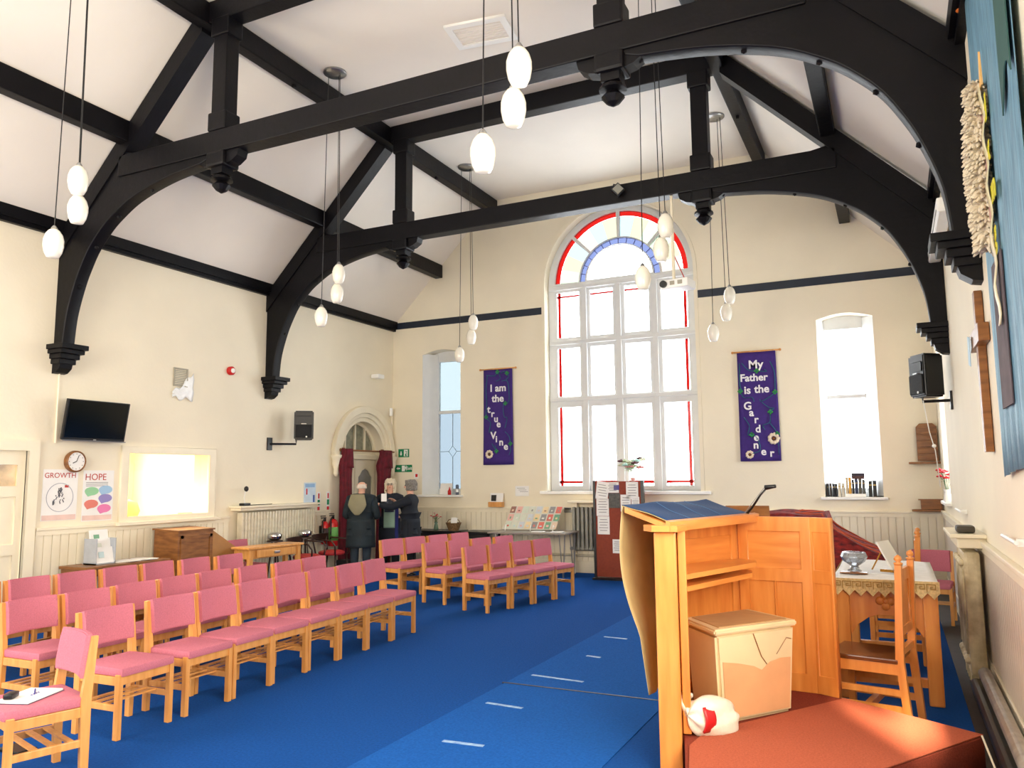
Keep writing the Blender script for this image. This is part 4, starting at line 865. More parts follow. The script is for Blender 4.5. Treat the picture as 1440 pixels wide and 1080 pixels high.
# display table
dt = empty('display_table', (-5.62, 12.45, 0), R(3), 'grey folding table with thin metal legs holding leaflets', 'table')
GT = mat('grey_laminate', (150, 142, 132), .4, var=.06)
MB().b2(-.72, .70, -.33, .40, .70, .73, bev=.008).build('tabletop', GT, dt)
for x in (-.6, .55):
    for y in (-.25, .3):
        MB().tube([(x, y, .70), (x+.06, y, 0)], .009, 6).tube([(x+.1, y, .70), (x+.07, y, 0)], .009, 6).build('leg', STEEL, dt)
ld_ = empty('leaflet_display', (-5.66, 12.56, .733), R(3), 'sloping board of leaflets and cards on the grey table', 'display')
TILT = Matrix.Rotation(R(-30), 3, 'X')
def lp(x, s_, off=0): v = TILT @ Vector((x+.12*s_, -off, s_)); return (v.x, v.y-.08, v.z+.02)
MB().prism([lp(-.56, 0), lp(.40, 0), lp(.44, .45), lp(-.50, .45)], (0, .012, -.0)).build('board', mat('pale_board', (222, 222, 210), .6), ld_)
rn = random.Random(11); colsL = [(214, 226, 210), (222, 120, 108), (150, 110, 100), (236, 214, 170), (196, 220, 224), (216, 222, 208), (120, 170, 140), (236, 186, 176), (150, 150, 150), (236, 236, 228), (206, 214, 222), (230, 206, 184)]
for r_ in range(3):
    for c_ in range(8):
        x = -.52+c_*.122; s0 = .02+r_*.148; col = colsL[(c_*5+r_*7) % 12]; w_ = .095
        p = MB().prism([lp(x, s0, .004), lp(x+w_, s0, .004), lp(x+w_, s0+.125, .004), lp(x, s0+.125, .004)], (0, -.004, 0)).build('leaflet', mat('leaflet_%d' % ((c_*5+r_*7) % 12), col, .6, var=.05), ld_)
        a, b = rn.uniform(.024, .036), rn.uniform(.018, .045)
        MB().prism([lp(x+a, s0+.03, .009), lp(x+w_-a, s0+.03, .009), lp(x+w_-a, s0+.03+b, .009), lp(x+a, s0+.03+b, .009)], (0, -.001, 0)).build('print', mat('leaflet_%d' % ((c_*3+r_*5+1) % 12), colsL[(c_*3+r_*5+1) % 12], .6, var=.05), p)
for x in (-.5, -.03, .38): MB().tube([(x, -.10, 0), (x, -.06, .10)], .008, 6).build('support', WHITE, ld_)
for x, lab in ((-5.45, 'white leaflets lying on the grey table, left pile'), (-5.1, 'white leaflets lying on the grey table, right pile')):
    o = MB().box((x, 12.27, .738), (.2, .14, .012)).box((x+.02, 12.26, .745), (.18, .13, .003), rot=Matrix.Rotation(R(8), 3, 'Z')).build('leaflet_pile', PAPER); setk(o, lab, 'papers')
# dark low tables with vase and basket
for x0, x1, lab in ((-8.1, -7.12, 'black low table with flowers and basket'), (-7.02, -6.42, 'small black low table left of the leaflet table')):
    t = empty('low_table', ((x0+x1)/2, 12.62, 0), 0, lab, 'table', 'black low tables'); h = (x1-x0)/2
    MB().b2(-h, h, -.25, .25, .66, .70, bev=.006).build('tabletop', BLACK, t)
    for sx in (-1, 1):
        for sy in (-1, 1): MB().b2(sx*(h-.04)-.02, sx*(h-.04)+.02, sy*.21-.02, sy*.21+.02, 0, .66).build('leg', BLACK, t)
    MB().b2(-h+.03, h-.03, -.23, -.21, .58, .66).build('apron', BLACK, t)
o = empty('small_vase', (-7.62, 12.55, .702), 0, 'slim vase of small red flowers on black table', 'flowers'); flowers(o, 9, [REDF, mat('pink_petals', (226, 150, 150))], LEAF, mat('green_glassware', (120, 150, 130), .15), .15, 8, .11, .16, .018)
o = empty('wicker_basket', (-7.25, 12.55, .702), 0, 'brown wicker basket with a white card in it', 'basket')
WK = mat('wicker', (150, 116, 76), .8, rgb2=(96, 68, 40), scale=40, bump=1, bscale=60)
MB().lathe([(.09, 0), (.14, .13), (.15, .14), (.13, .13), (.085, .015)], n=20).build('bowl', WK, o, True, 50)
MB().tube([(-.145, 0, .13), (-.10, 0, .19), (0, 0, .21), (.10, 0, .19), (.145, 0, .13)], .007, 6).build('handle', WK, o)
o = MB().box((-7.21, 12.50, .88), (.13, .004, .11), rot=Matrix.Rotation(R(-10), 3, 'X')).build('offering_card', PAPER); setk(o, 'white card standing in the wicker basket', 'card')
# leaflet holder on dado, paper, socket, signs
o = empty('leaflet_holder', (-6.58, YF-.05, 1.115), 0, 'small wooden leaflet holder on the far dado rail', 'leaflet holder')
MB().b2(-.14, .14, -.10, .0, 0, .09, bev=.004).build('box', OAK, o); MB().box((0, -.03, .15), (.26, .01, .2), rot=Matrix.Rotation(R(-8), 3, 'X')).build('leaflet', PAPER, o); MB().box((-.05, -.048, .16), (.10, .006, .11), rot=Matrix.Rotation(R(-8), 3, 'X')).build('dark_picture', BLACK, o)
def sheet(name, x, y, z, w_, h, face, m_, label, cat='notice'):
    t = empty(name, (x, y, z), 0, label, cat)
    if face == 'S': MB().b2(-w_/2, w_/2, -.004, 0, -h/2, h/2).build('sheet', m_, t)
    else: MB().b2(0, .004, -w_/2, w_/2, -h/2, h/2).build('sheet', m_, t)
    return t
def mk(t, face, x, z, w_, h, m_, nm='print', d=.005):
    if face == 'S': return MB().b2(x-w_/2, x+w_/2, -d-.001, -d+.001, z-h/2, z+h/2).build(nm, m_, t)
    return MB().b2(d-.001, d+.001, x-w_/2, x+w_/2, z-h/2, z+h/2).build(nm, m_, t)
s = sheet('wall_notice', -6.10, YF-.002, 1.40, .27, .18, 'S', PAPER, 'small white notice on the wall beside the great window')
for k in range(3): mk(s, 'S', -.02+k*.03, .05-k*.03, .16, .006, INK)
o = MB().box((-5.2, YF-.03, 1.07), (.15, .03, .09), bev=.01).build('wall_socket', STEEL); setk(o, 'metal double socket on the dado beside the radiator', 'socket')
s = sheet('exit_sign', -8.66, YF-.002, 2.14, .25, .16, 'S', GREENS, 'upper green emergency exit sign with down arrow', 'sign')
mk(s, 'S', .05, 0, .09, .13, WHITE, 'door_symbol'); mk(s, 'S', .055, -.01, .045, .10, GREENS, 'door_opening', .0075)
def arrow(t, x, z, s_, d):
    dx, dz = d; 
    pts = [(x+s_*dx, z+s_*dz), (x+s_*.6*dz, z+s_*.6*dx), (x-s_*.6*dz, z-s_*.6*dx)]
    MB().prism([(a, -.006, b) for a, b in pts], (0, -.001, 0)).b2(min(x, x-s_*dx)-(.012 if dx == 0 else 0), max(x, x-s_*dx)+(.012 if dx == 0 else 0), -.007, -.006, min(z, z-s_*dz)-(.012 if dz == 0 else 0), max(z, z-s_*dz)+(.012 if dz == 0 else 0)).build('arrow', WHITE, t)
arrow(s, -.06, -.01, .045, (0, -1))
def runner(t, x, z):
    MB().ball((x+.01, -.009, z+.045), .011, sub=1).tube([(x, -.009, z+.03), (x-.005, -.009, z)], .010, 6).tube([(x-.005, -.009, z), (x+.02, -.009, z-.02), (x+.01, -.009, z-.05)], .006, 5).tube([(x-.005, -.009, z), (x-.02, -.009, z-.025), (x-.04, -.009, z-.03)], .006, 5).tube([(x-.03, -.009, z+.01), (x, -.009, z+.025), (x+.025, -.009, z+.005)], .005, 5).build('running_man', WHITE, t, True)
runner(s, .05, 0)
s = sheet('exit_sign', -8.665, YF-.002, 1.84, .40, .14, 'S', GREENS, 'lower wide green Exit sign with left arrow', 'sign')
mk(s, 'S', 0, 0, .07, .11, WHITE, 'door_symbol'); runner(s, .06, 0); arrow(s, -.12, 0, .045, (-1, 0)); text('Exit', 'lettering', (.07, -.007, -.025), .085, WHITE, s, FACE_S, off=.001)
s = sheet('fire_notice', -8.37, YF-.002, 1.69, .09, .11, 'S', PAPER, 'tiny red and white fire notice below the exit signs', 'sign'); mk(s, 'S', .01, .01, .05, .06, RED, 'red_print')
se = empty('alarm_sensor', (XL+.05, YF-.12, 2.95), R(-45), 'white motion sensor in the far left corner', 'sensor')
MB().b2(-.03, .03, -.04, .02, -.08, .08, bev=.015).build('body', WHITE, se); MB().prism([(-.025, 0, -.08), (.025, 0, -.08), (0, .0, -.24)], (0, .02, 0)).build('bracket', CREAM, se)
em = MB().b2(-8.9, -8.72, 12.25, 12.45, 3.55, 3.63, bev=.02).build('emergency_light', WHITE, None, True, 50); setk(em, 'small white emergency light high on the left wall near the corner', 'light')

# ------------------------------------------------------------------ left wall objects
tv = empty('television', (XL+.16, 6.45, 2.38), 0, 'black flat television high on left wall', 'television')
T = Matrix.Rotation(R(10), 3, 'Y')
MB().box((0, 0, 0), (.04, .84, .49), rot=T, bev=.008).build('casing', BLACK, tv); MB().box((.021, 0, .008), (.003, .80, .45), rot=T).build('screen', SCREEN, tv)
MB().box((.022-.03, 0, -.247), (.02, .84, .012), rot=T).build('lower_trim', STEEL, tv); MB().b2(-.15, -.02, -.10, .10, -.12, .12).build('wall_mount', BLACK, tv)
MB().box((-.014, 0, -.232), (.003, .035, .008), rot=T).build('badge', WHITE, tv)
o = MB().tube([(XL+.012, 6.04, 2.10), (XL+.012, 6.04, 2.95)], .012, 6).build('cable_conduit', CREAM); setk(o, 'thin cream conduit above the television', 'conduit')
ck = empty('wall_clock', (XL, 6.29, 1.885), 0, 'round wall clock with wooden rim above two posters', 'clock')
MR = Matrix.Rotation(pi/2, 3, 'Y')
MB().lathe([(.125, 0), (.132, .02), (.128, .06), (.113, .07), (.112, .045)], n=32, M=MR).build('rim', WALNUT, ck, True, 50); MB().lathe([(.110, .05), (.110, .056)], n=32, M=MR).build('dial', PAPER, ck)
MB().tube([(.06, 0, 0), (.06, .03, .075)], .004, 5).tube([(.06, 0, 0), (.06, -.045, -.02)], .005, 5).build('hand', BLACK, ck)
m = MB()
for k in range(12): a = k*pi/6; m.box((.057, .09*cos(a), .09*sin(a)), (.003, .008, .008))
m.build('hour_mark', BLACK, ck)
REDT = mat('brick_red_print', (190, 64, 56), .7)
pg = sheet('poster', XL+.001, 6.14, 1.49, .44, .60, 'E', PAPER, 'white poster headed GROWTH with a round drawing', 'poster')
text('GROWTH', 'lettering', (.006, -.205, .20), .088, REDT, pg, FACE_E, ext=.0005)
plate('circle_outline', arc(0, -.03, .17, 0, 360, 36)[:-1], [arc(0, -.03, .163, 0, 360, 36)[:-1]], .002, YZ(.006), mat('grey_line', (170, 174, 184), .7), pg)
m = MB(); rn = random.Random(4)
for k in range(16): 
    zz = -.15+rn.random()*.2; wd = .11*(1-(zz+.15)/.22); yy = rn.uniform(-wd, wd); m.tube([(.006, yy, zz), (.006, yy+rn.uniform(-.02, .02), zz+.035)], .006, 4).ball((.006, yy, zz+.045), .009, sx=.3, sub=1)
m.build('drawn_figures', mat('pencil_grey', (90, 92, 100), .7), pg)
mk(pg, 'E', .08, .10, .05, .03, REDT); mk(pg, 'E', 0, -.265, .42, .06, mat('pale_salmon', (236, 206, 196), .8), 'footer_band')
ph = sheet('poster', XL+.001, 6.64, 1.47, .42, .62, 'E', PAPER, 'white poster headed HOPE with coloured speech bubbles', 'poster')
text('HOPE', 'lettering', (.006, -.19, .19), .115, REDT, ph, FACE_E, ext=.0005)
for k in range(3): mk(ph, 'E', -.02, .16-k*.02, .3, .006, INK)
for y, z, c, nm in ((-.09, .055, (150, 206, 160), 'green_bubble'), (.10, .07, (160, 196, 226), 'blue_bubble'), (.10, -.035, (150, 140, 200), 'violet_bubble'), (-.09, -.10, (226, 130, 116), 'red_bubble'), (.09, -.16, (232, 130, 180), 'pink_bubble')):
    pl = [(y+.095*cos(2*pi*k/16)*1.0, z+.052*sin(2*pi*k/16)) for k in range(16)]; pl[10:12] = [(y-.05, z-.065)]
    plate(nm, pl, [], .002, YZ(.006), mat(nm, c, .7, var=.02), ph)
mk(ph, 'E', 0, -.27, .40, .06, mat('pale_salmon', (236, 206, 196)), 'footer_band')
vt = empty('wall_vent', (XL, 7.82, 3.08), 0, 'square grey wall grille with torn white film beneath', 'vent')
plate('frame', rect(-.12, .12, -.13, .13), [rect(-.105, .105, -.115, .115)], .02, YZ(.01), mat('grey_grille', (170, 164, 146), .5), vt)
for k in range(10): MB().b2(.002, .016, -.105, .105, -.11+k*.024, -.11+k*.024+.012).build('slat', mat('grey_grille', (170, 164, 146)), vt)
m = MB().grid(lambda u, v: Vector((XL+.012+.02*sin(u*9+v*7)**2, 7.68+.36*u, 2.78+(.22+.18*u)*v*(.4+.6*u)+.03*sin(u*12))), 16, 8, thick=.003)
o = m.build('torn_film', mat('white_film', (246, 248, 248), .25), None, True); setk(o, 'torn white plastic film on the wall under the grille', 'film')
al = empty('fire_alarm', (XL, 8.73, 3.28), 0, 'round red fire alarm sounder with white centre on the left wall', 'alarm')
MB().lathe([(.065, 0), (.065, .05), (.055, .06)], n=24, M=MR).build('body', RED, al, True, 50); MB().lathe([(.036, .06), (.036, .075), (.02, .085)], n=20, M=MR).build('centre', WHITE, al, True, 50)
# low side table with leaflet stand
t = empty('side_table', (-8.62, 6.75, 0), 0, 'low brown wooden table along the left wall under the internal window', 'table')
MB().b2(-.24, .24, -.62, .56, .63, .665, bev=.006).build('tabletop', WALNUT, t); MB().b2(-.22, .22, -.60, .54, .55, .63).build('apron', WALNUT, t)
for sx in (-1, 1):
    for y in (-.56, .50): MB().b2(sx*.19-.025, sx*.19+.025, y-.025, y+.025, 0, .55).build('leg', WALNUT, t)
ls = empty('leaflet_stand', (-8.60, 6.47, .668), R(0), 'tiered leaflet stand with white leaflets on the low table', 'leaflet stand')
for k in range(3):
    MB().box((.06-k*.05, 0, .10+k*.10), (.012, .24, .20), rot=Matrix.Rotation(R(-14), 3, 'Y')).build('leaflet', PAPER, ls)
    MB().box((.07-k*.05, -.04, .11+k*.10), (.004, .07, .07), rot=Matrix.Rotation(R(-14), 3, 'Y')).build('print', mat('leaflet_%d' % (4+k), (100, 130, 160)), ls)
MB().b2(-.12, .10, -.13, -.12, 0, .30).b2(-.12, .10, .12, .13, 0, .30).b2(-.13, .10, -.13, .13, 0, .015).build('rack', mat('clear_acrylic', (176, 182, 190), .2), ls)
for y, lab in ((6.78, 'papers on the low table beside the leaflet stand'), (7.02, 'papers on the low table next to the old lectern')):
    o = MB().box((-8.55, y, .672), (.3, .2, .01), rot=Matrix.Rotation(R(10*y), 3, 'Z')).box((-8.53, y+.02, .680), (.28, .19, .006)).build('paper_pile', PAPER); setk(o, lab, 'papers')
# old lectern desk
le = empty('old_lectern', (-8.62, 8.03, 0), 0, 'brown wooden desk lectern with sloping side against left wall', 'lectern')
sd = [(-.22, 0), (.22, 0), (.22, .85), (-.1, 1.0), (-.22, 1.0)]
MB().prism([(-.22, -.60, 0), (.22, -.60, 0), (.22, -.60, .66), (.22, -.60, .98), (-.22, -.60, 1.0)], (0, .58, 0)).build('body', WALNUT, le)
MB().prism([(.20, -.02, 0), (-.22, -.02, 0), (-.22, -.02, 1.0), (.20, -.02, .96)], (0, .03, 0)).prism([(.215, -.02, 0), (.215, .46, 0), (.215, .46, .68), (.215, -.02, .97)], (-.03, 0, 0)).build('side_wing', mat('tan_wood', (176, 128, 74), .45, rgb2=(146, 98, 52), scale=3), le)
MB().prism([(-.24, -.62, 1.0), (.24, -.62, .98), (.24, -.0, .98), (-.24, 0, 1.0)], (0, 0, .02)).build('top_board', WALNUT, le)
MB().b2(.22, .232, -.56, -.52, .1, .93).b2(.22, .232, -.08, -.04, .1, .93).b2(.22, .232, -.56, -.04, .89, .93).build('moulding', WALNUT, le)
# small table with drawer
st = empty('drawer_table', (-8.14, 8.80, 0), R(-4), 'small honey-wood table with a drawer behind left block', 'table')
MB().b2(-.18, .18, -.52, .52, .69, .72, bev=.006).build('tabletop', OAK, st); MB().b2(-.14, .14, -.47, .47, .56, .69).build('apron', OAK, st)
for sx in (-1, 1):
    for sy in (-1, 1): MB().b2(sx*.125-.03, sx*.125+.03, sy*.45-.03, sy*.45+.03, 0, .69, bev=.004).build('leg', OAK, st)
dr = MB().b2(.158, .168, -.36, .36, .575, .675, bev=.003).build('drawer', OAK, st); MB().b2(.168, .184, -.05, .05, .61, .645, bev=.006).build('handle', STEEL, dr)
# long radiator with shelf
lr = empty('long_radiator', (XL, 9.74, 0), 0, 'long cream cast radiator on the left wall', 'radiator')
for k in range(26):
    y = -.80+k*.064
    MB().b2(.05, .16, y-.025, y+.025, .12, 1.16, bev=.014).build('section', RADM, lr)
m = MB()
for k in range(26):
    y = -.80+k*.064
    for z in (.3, .45, .6, .75, .9, 1.05): m.ball((.163, y, z), .013, sx=.5, sub=1)
o = m.build('cast_ornament', RADM, lr); o['kind'] = 'stuff'
MB().b2(.03, .15, -.86, .84, .15, .20).build('base_pipe', RADM, lr)
o = MB().b2(XL, XL+.24, 8.80, 10.62, 1.23, 1.26, bev=.008).b2(XL, XL+.20, 8.84, 10.58, 1.19, 1.23).build('radiator_shelf', CREAM); setk(o, 'long cream shelf above the left wall radiator', 'shelf')
mk_ = empty('desk_microphone', (XL+.14, 8.98, 1.261), 0, 'black desk microphone standing on the long radiator shelf', 'microphone')
MB().box((0, 0, .02), (.10, .14, .04), bev=.012).build('base', BLACK, mk_); MB().tube([(0, 0, .03), (0, -.02, .12), (0, 0, .21)], .006).build('stem', WHITE, mk_); MB().ball((0, .02, .25), .035, sz=1.2).build('head', BLACK, mk_, True)
MB().tube([(.02, .06, .008), (.04, .3, .008), (.02, .55, .008)], .006, 5).build('cable', BLACK, mk_)
BLP = mat('pale_blue_notice', (206, 224, 240), .7)
s = sheet('wall_notice', XL+.001, 10.60, 1.42, .30, .34, 'E', BLP, 'pale blue instruction notice above the long radiator'); mk(s, 'E', 0, .12, .24, .06, mat('mid_blue_print', (150, 190, 230), .7)); mk(s, 'E', .10, -.10, .04, .12, mat('deep_blue_print', (60, 90, 170), .7)); mk(s, 'E', -.08, .02, .03, .1, RED)
for y, lab in ((10.83, 'left red and green extinguisher sign strip'), (11.08, 'right red and green extinguisher sign strip')):
    s = sheet('extinguisher_sign', XL+.001, y, 1.26, .085, .34, 'E', PAPER, lab, 'sign'); mk(s, 'E', 0, .10, .035, .09, RED, 'red_symbol'); mk(s, 'E', 0, -.01, .06, .09, mat('sign_green', (0, 132, 84)), 'green_band'); mk(s, 'E', 0, -.12, .06, .07, RED, 'red_band')
def extinguisher(y, label, tag_, r_=.075, h=.42, z=.50):
    t = empty('fire_extinguisher', (XL+.12, y, z), 0, label, 'fire extinguisher', 'fire extinguishers on left wall')
    MB().lathe([(r_*.95, 0), (r_, .02), (r_, h*.82), (r_*.7, h*.95), (r_*.3, h)], n=20).build('cylinder', RED, t, True, 50)
    MB().tube([(0, 0, h), (0, 0, h+.05)], .018).box((.0, -.04, h+.06), (.02, .12, .015)).box((0, -.05, h+.09), (.018, .12, .012)).build('valve_handle', BLACK, t)
    MB().tube([(0, -.02, h+.04), (.02, -.09, h), (.03, -.10, h*.5), (.02, -.09, .12)], .012, 7).build('hose', BLACK, t, True)
    m = MB().lathe([(r_+.002, h*.2), (r_+.002, h*.7)], n=20); m.build('label_band', tag_, t, True); MB().b2(-.14, -.07, -.03, .03, .05, h*.8).build('wall_hook', BLACK, t)
GL = mat('green_label', (120, 190, 100), .5, var=.1, scale=40)
extinguisher(10.87, 'slimmer red fire extinguisher on the left wall', mat('dark_label', (60, 40, 40), .5), .06, .38, .55)
extinguisher(11.09, 'stouter red extinguisher with green label beside red curtain', GL, .085, .46, .50)
# bentwood armchairs
def armchair(loc, rz, label):
    t = empty('bentwood_armchair', loc, rz, label, 'chair', 'dark bentwood armchairs')
    for s in (-1, 1):
        for sx, x1 in ((.20, .17), (-.22, -.18)): MB().tube([(sx, s*.21, 0), (x1, s*.19, .42)], .016, 8).build('leg', DWOOD, t, True)
        MB().tube([(.18, s*.21, .42), (.20, s*.26, .58), (.14, s*.27, .66), (-.16, s*.24, .68)], .014, 8).build('arm', DWOOD, t, True)
        MB().tube([(-.18, s*.19, .42), (-.23, s*.22, .70)], .014, 8).build('back_post', DWOOD, t, True)
    MB().lathe([(.20, 0), (.215, .02), (.21, .05), (.15, .07)], (0, 0, .42), 24).build('seat', mat('red_seat_vinyl', (196, 50, 50), .5), t, True, 60)
    MB().grid(lambda u, v: Vector((-.21-.04*cos((u-.5)*pi), (u-.5)*.5, .66+.09*v)), 12, 3, thick=.018).build('backrest', DWOOD, t, True, 50)
    MB().tube([(.19, -.2, .2), (.19, .2, .2)], .010).tube([(-.2, -.2, .2), (-.2, .2, .2)], .010).build('stretcher', DWOOD, t); return t
armchair((-8.30, 9.82, 0), R(15), 'dark bentwood armchair with a red seat in front of the radiator')
armchair((-8.38, 10.52, 0), R(10), 'dark bentwood armchair with a red seat in front of the extinguishers')
for y, lab, px in ((9.45, 'round steel dish on a dark stool by the radiator, left one', 0), (10.14, 'round steel dish on a dark stool by the radiator, right one', 0)):
    t = empty('collection_stool', (-8.62, y, 0), 0, lab, 'stool', 'stools with steel dishes')
    for k in range(3): a = k*2.09; MB().tube([(.12*cos(a), .12*sin(a), 0), (.04*cos(a), .04*sin(a), .70)], .012).build('leg', DWOOD, t)
    MB().lathe([(.12, .70), (.12, .72)], n=20).build('seat', DWOOD, t); MB().lathe([(.05, .72), (.10, .75), (.11, .81), (.06, .84), (.02, .845)], n=20).build('dish', CHROME, t, True)
# curtains at arched doorway
MB_r = MB().tube([(XL+.10, 11.28, 2.16), (XL+.10, 12.95, 2.16)], .016, 8).ball((XL+.10, 11.28, 2.16), .03); o = MB_r.build('curtain_rail', WALNUT, None, True); setk(o, 'wooden curtain rail across the arched doorway', 'rail')
for y0, wb, wt, lab, top_, sw in ((11.34, .17, .11, 'dark red velvet curtain on the left of the arched doorway', 2.20, .03), (12.52, .20, .16, 'dark red velvet curtain on the right of the arched doorway', 2.20, -.02)):
    def cf(u, v, y0=y0, wb=wb, wt=wt, sw=sw):
        a = 2*pi*u; wd = wb+(wt-wb)*v; wd *= (1-.35*math.exp(-((v-.97)/.05)**2)); rr_ = 1+.10*sin(9*a)+.05*sin(14*a+3*v)
        return Vector((XL+.17+.075*cos(a)*rr_, y0+sw*(1-v)+wd*sin(a)*rr_*(1+.25*math.exp(-((v-.86)/.05)**2)), .02+2.16*v))
    c = MB().grid(cf, 60, 30).build('velvet_curtain', VELVET, None, True); setk(c, lab, 'curtain', 'red curtains')
    MB().grid(lambda u, v: Vector((XL+.20+.07*cos(2*pi*u)*(1+.1*sin(18*pi*u)), y0+.05+(wt-.03+.04*(1-v))*sin(2*pi*u), 1.84+.34*v)), 40, 6, thick=.006).build('folded_valance', VELVET, c, True)
    MB().lathe([(.03, 0), (.03, .03)], (XL+.12, y0, 2.17), 12).build('curtain_ring', WALNUT, c)
# white box on floor near
o = MB().b2(-8.62, -8.35, 10.95, 11.2, 0, .28, bev=.01).build('floor_box', mat('dark_box', (34, 34, 38), .5)); setk(o, 'black and white box on the floor by the extinguishers', 'box')
MB().b2(-8.349, -8.345, 10.99, 11.16, .06, .22).build('white_panel', WHITE, o)

# things inside the annexe, seen through the hatch
o = MB().lathe([(.05, 0), (.055, .02), (.05, .13), (.02, .15), (.02, .17)], (XL-.6, 7.32, 1.10), 16).build('yellow_jug', mat('yellow_plastic', (250, 200, 20), .4), None, True); setk(o, 'yellow jug seen through the internal window', 'jug')
m = MB().b2(XL-.95, XL-.45, 7.1, 9.2, 1.04, 1.09).b2(XL-.9, XL-.86, 7.15, 7.2, 0, 1.04).b2(XL-.9, XL-.86, 9.1, 9.15, 0, 1.04).b2(XL-.52, XL-.48, 7.15, 7.2, 0, 1.04).b2(XL-.52, XL-.48, 9.1, 9.15, 0, 1.04)
o = m.build('annexe_counter', OAK); setk(o, 'light wooden counter behind the internal window', 'counter')
o = MB().box((XL-.62, 8.66, 1.13), (.2, .26, .075), taper=1.12).build('green_crate', mat('olive_crate', (110, 120, 80), .6)); setk(o, 'olive green crate seen through the internal window', 'crate')
o = MB().lathe([(.03, 0), (.16, .03), (.2, .14), (.16, .26), (.05, .3)], (XL-.75, 7.62, 1.09), 18, M=None).build('straw_hat', mat('pale_straw', (246, 206, 150), .8), None, True); setk(o, 'pale rounded basket seen through the internal window', 'basket')

# ------------------------------------------------------------------ projector, floodlight
pj = empty('projector', (-2.28, 9.5, 4.0), R(-8), 'white ceiling projector hung from the second truss', 'projector')
MB().box((0, 0, 0), (.36, .28, .11), bev=.02).build('body', WHITE, pj, True, 50); MB().lathe([(.045, 0), (.045, .03), (.03, .03)], (-.13, -.14, 0), 16, Matrix.Rotation(pi/2, 3, 'X')).build('lens', BLACK, pj)
MB().tube([(-.05, 0, .05), (-.05, 0, 1.17)], .02).build('pole', CREAM, pj)
for x in (-.02, .08): MB().b2(x-.03, x+.03, -.143, -.139, -.02, .03).build('vent_grille', mat('grey_grille', (170, 164, 146)), pj)
MB().tube([(-.05, .02, .4), (.05, .1, .1), (.15, .1, .05)], .006).build('cable', mat('red_cable', (190, 40, 30), .5), pj)
fdl = empty('floodlight', (-2.98, 9.36, 5.30), R(20), 'small dark floodlight on the second truss tie beam', 'floodlight')
MB().box((0, 0, 0), (.13, .08, .13), rot=Matrix.Rotation(R(45), 3, 'Y'), bev=.01).build('housing', BLACK, fdl); MB().box((0, -.043, 0), (.10, .005, .10), rot=Matrix.Rotation(R(45), 3, 'Y')).build('lens', mat('lamp_lens', (150, 150, 140), .2), fdl)
MB().tube([(-.07, .0, 0), (-.05, .06, .1), (0, .09, .1)], .008).build('bracket', BLACK, fdl)

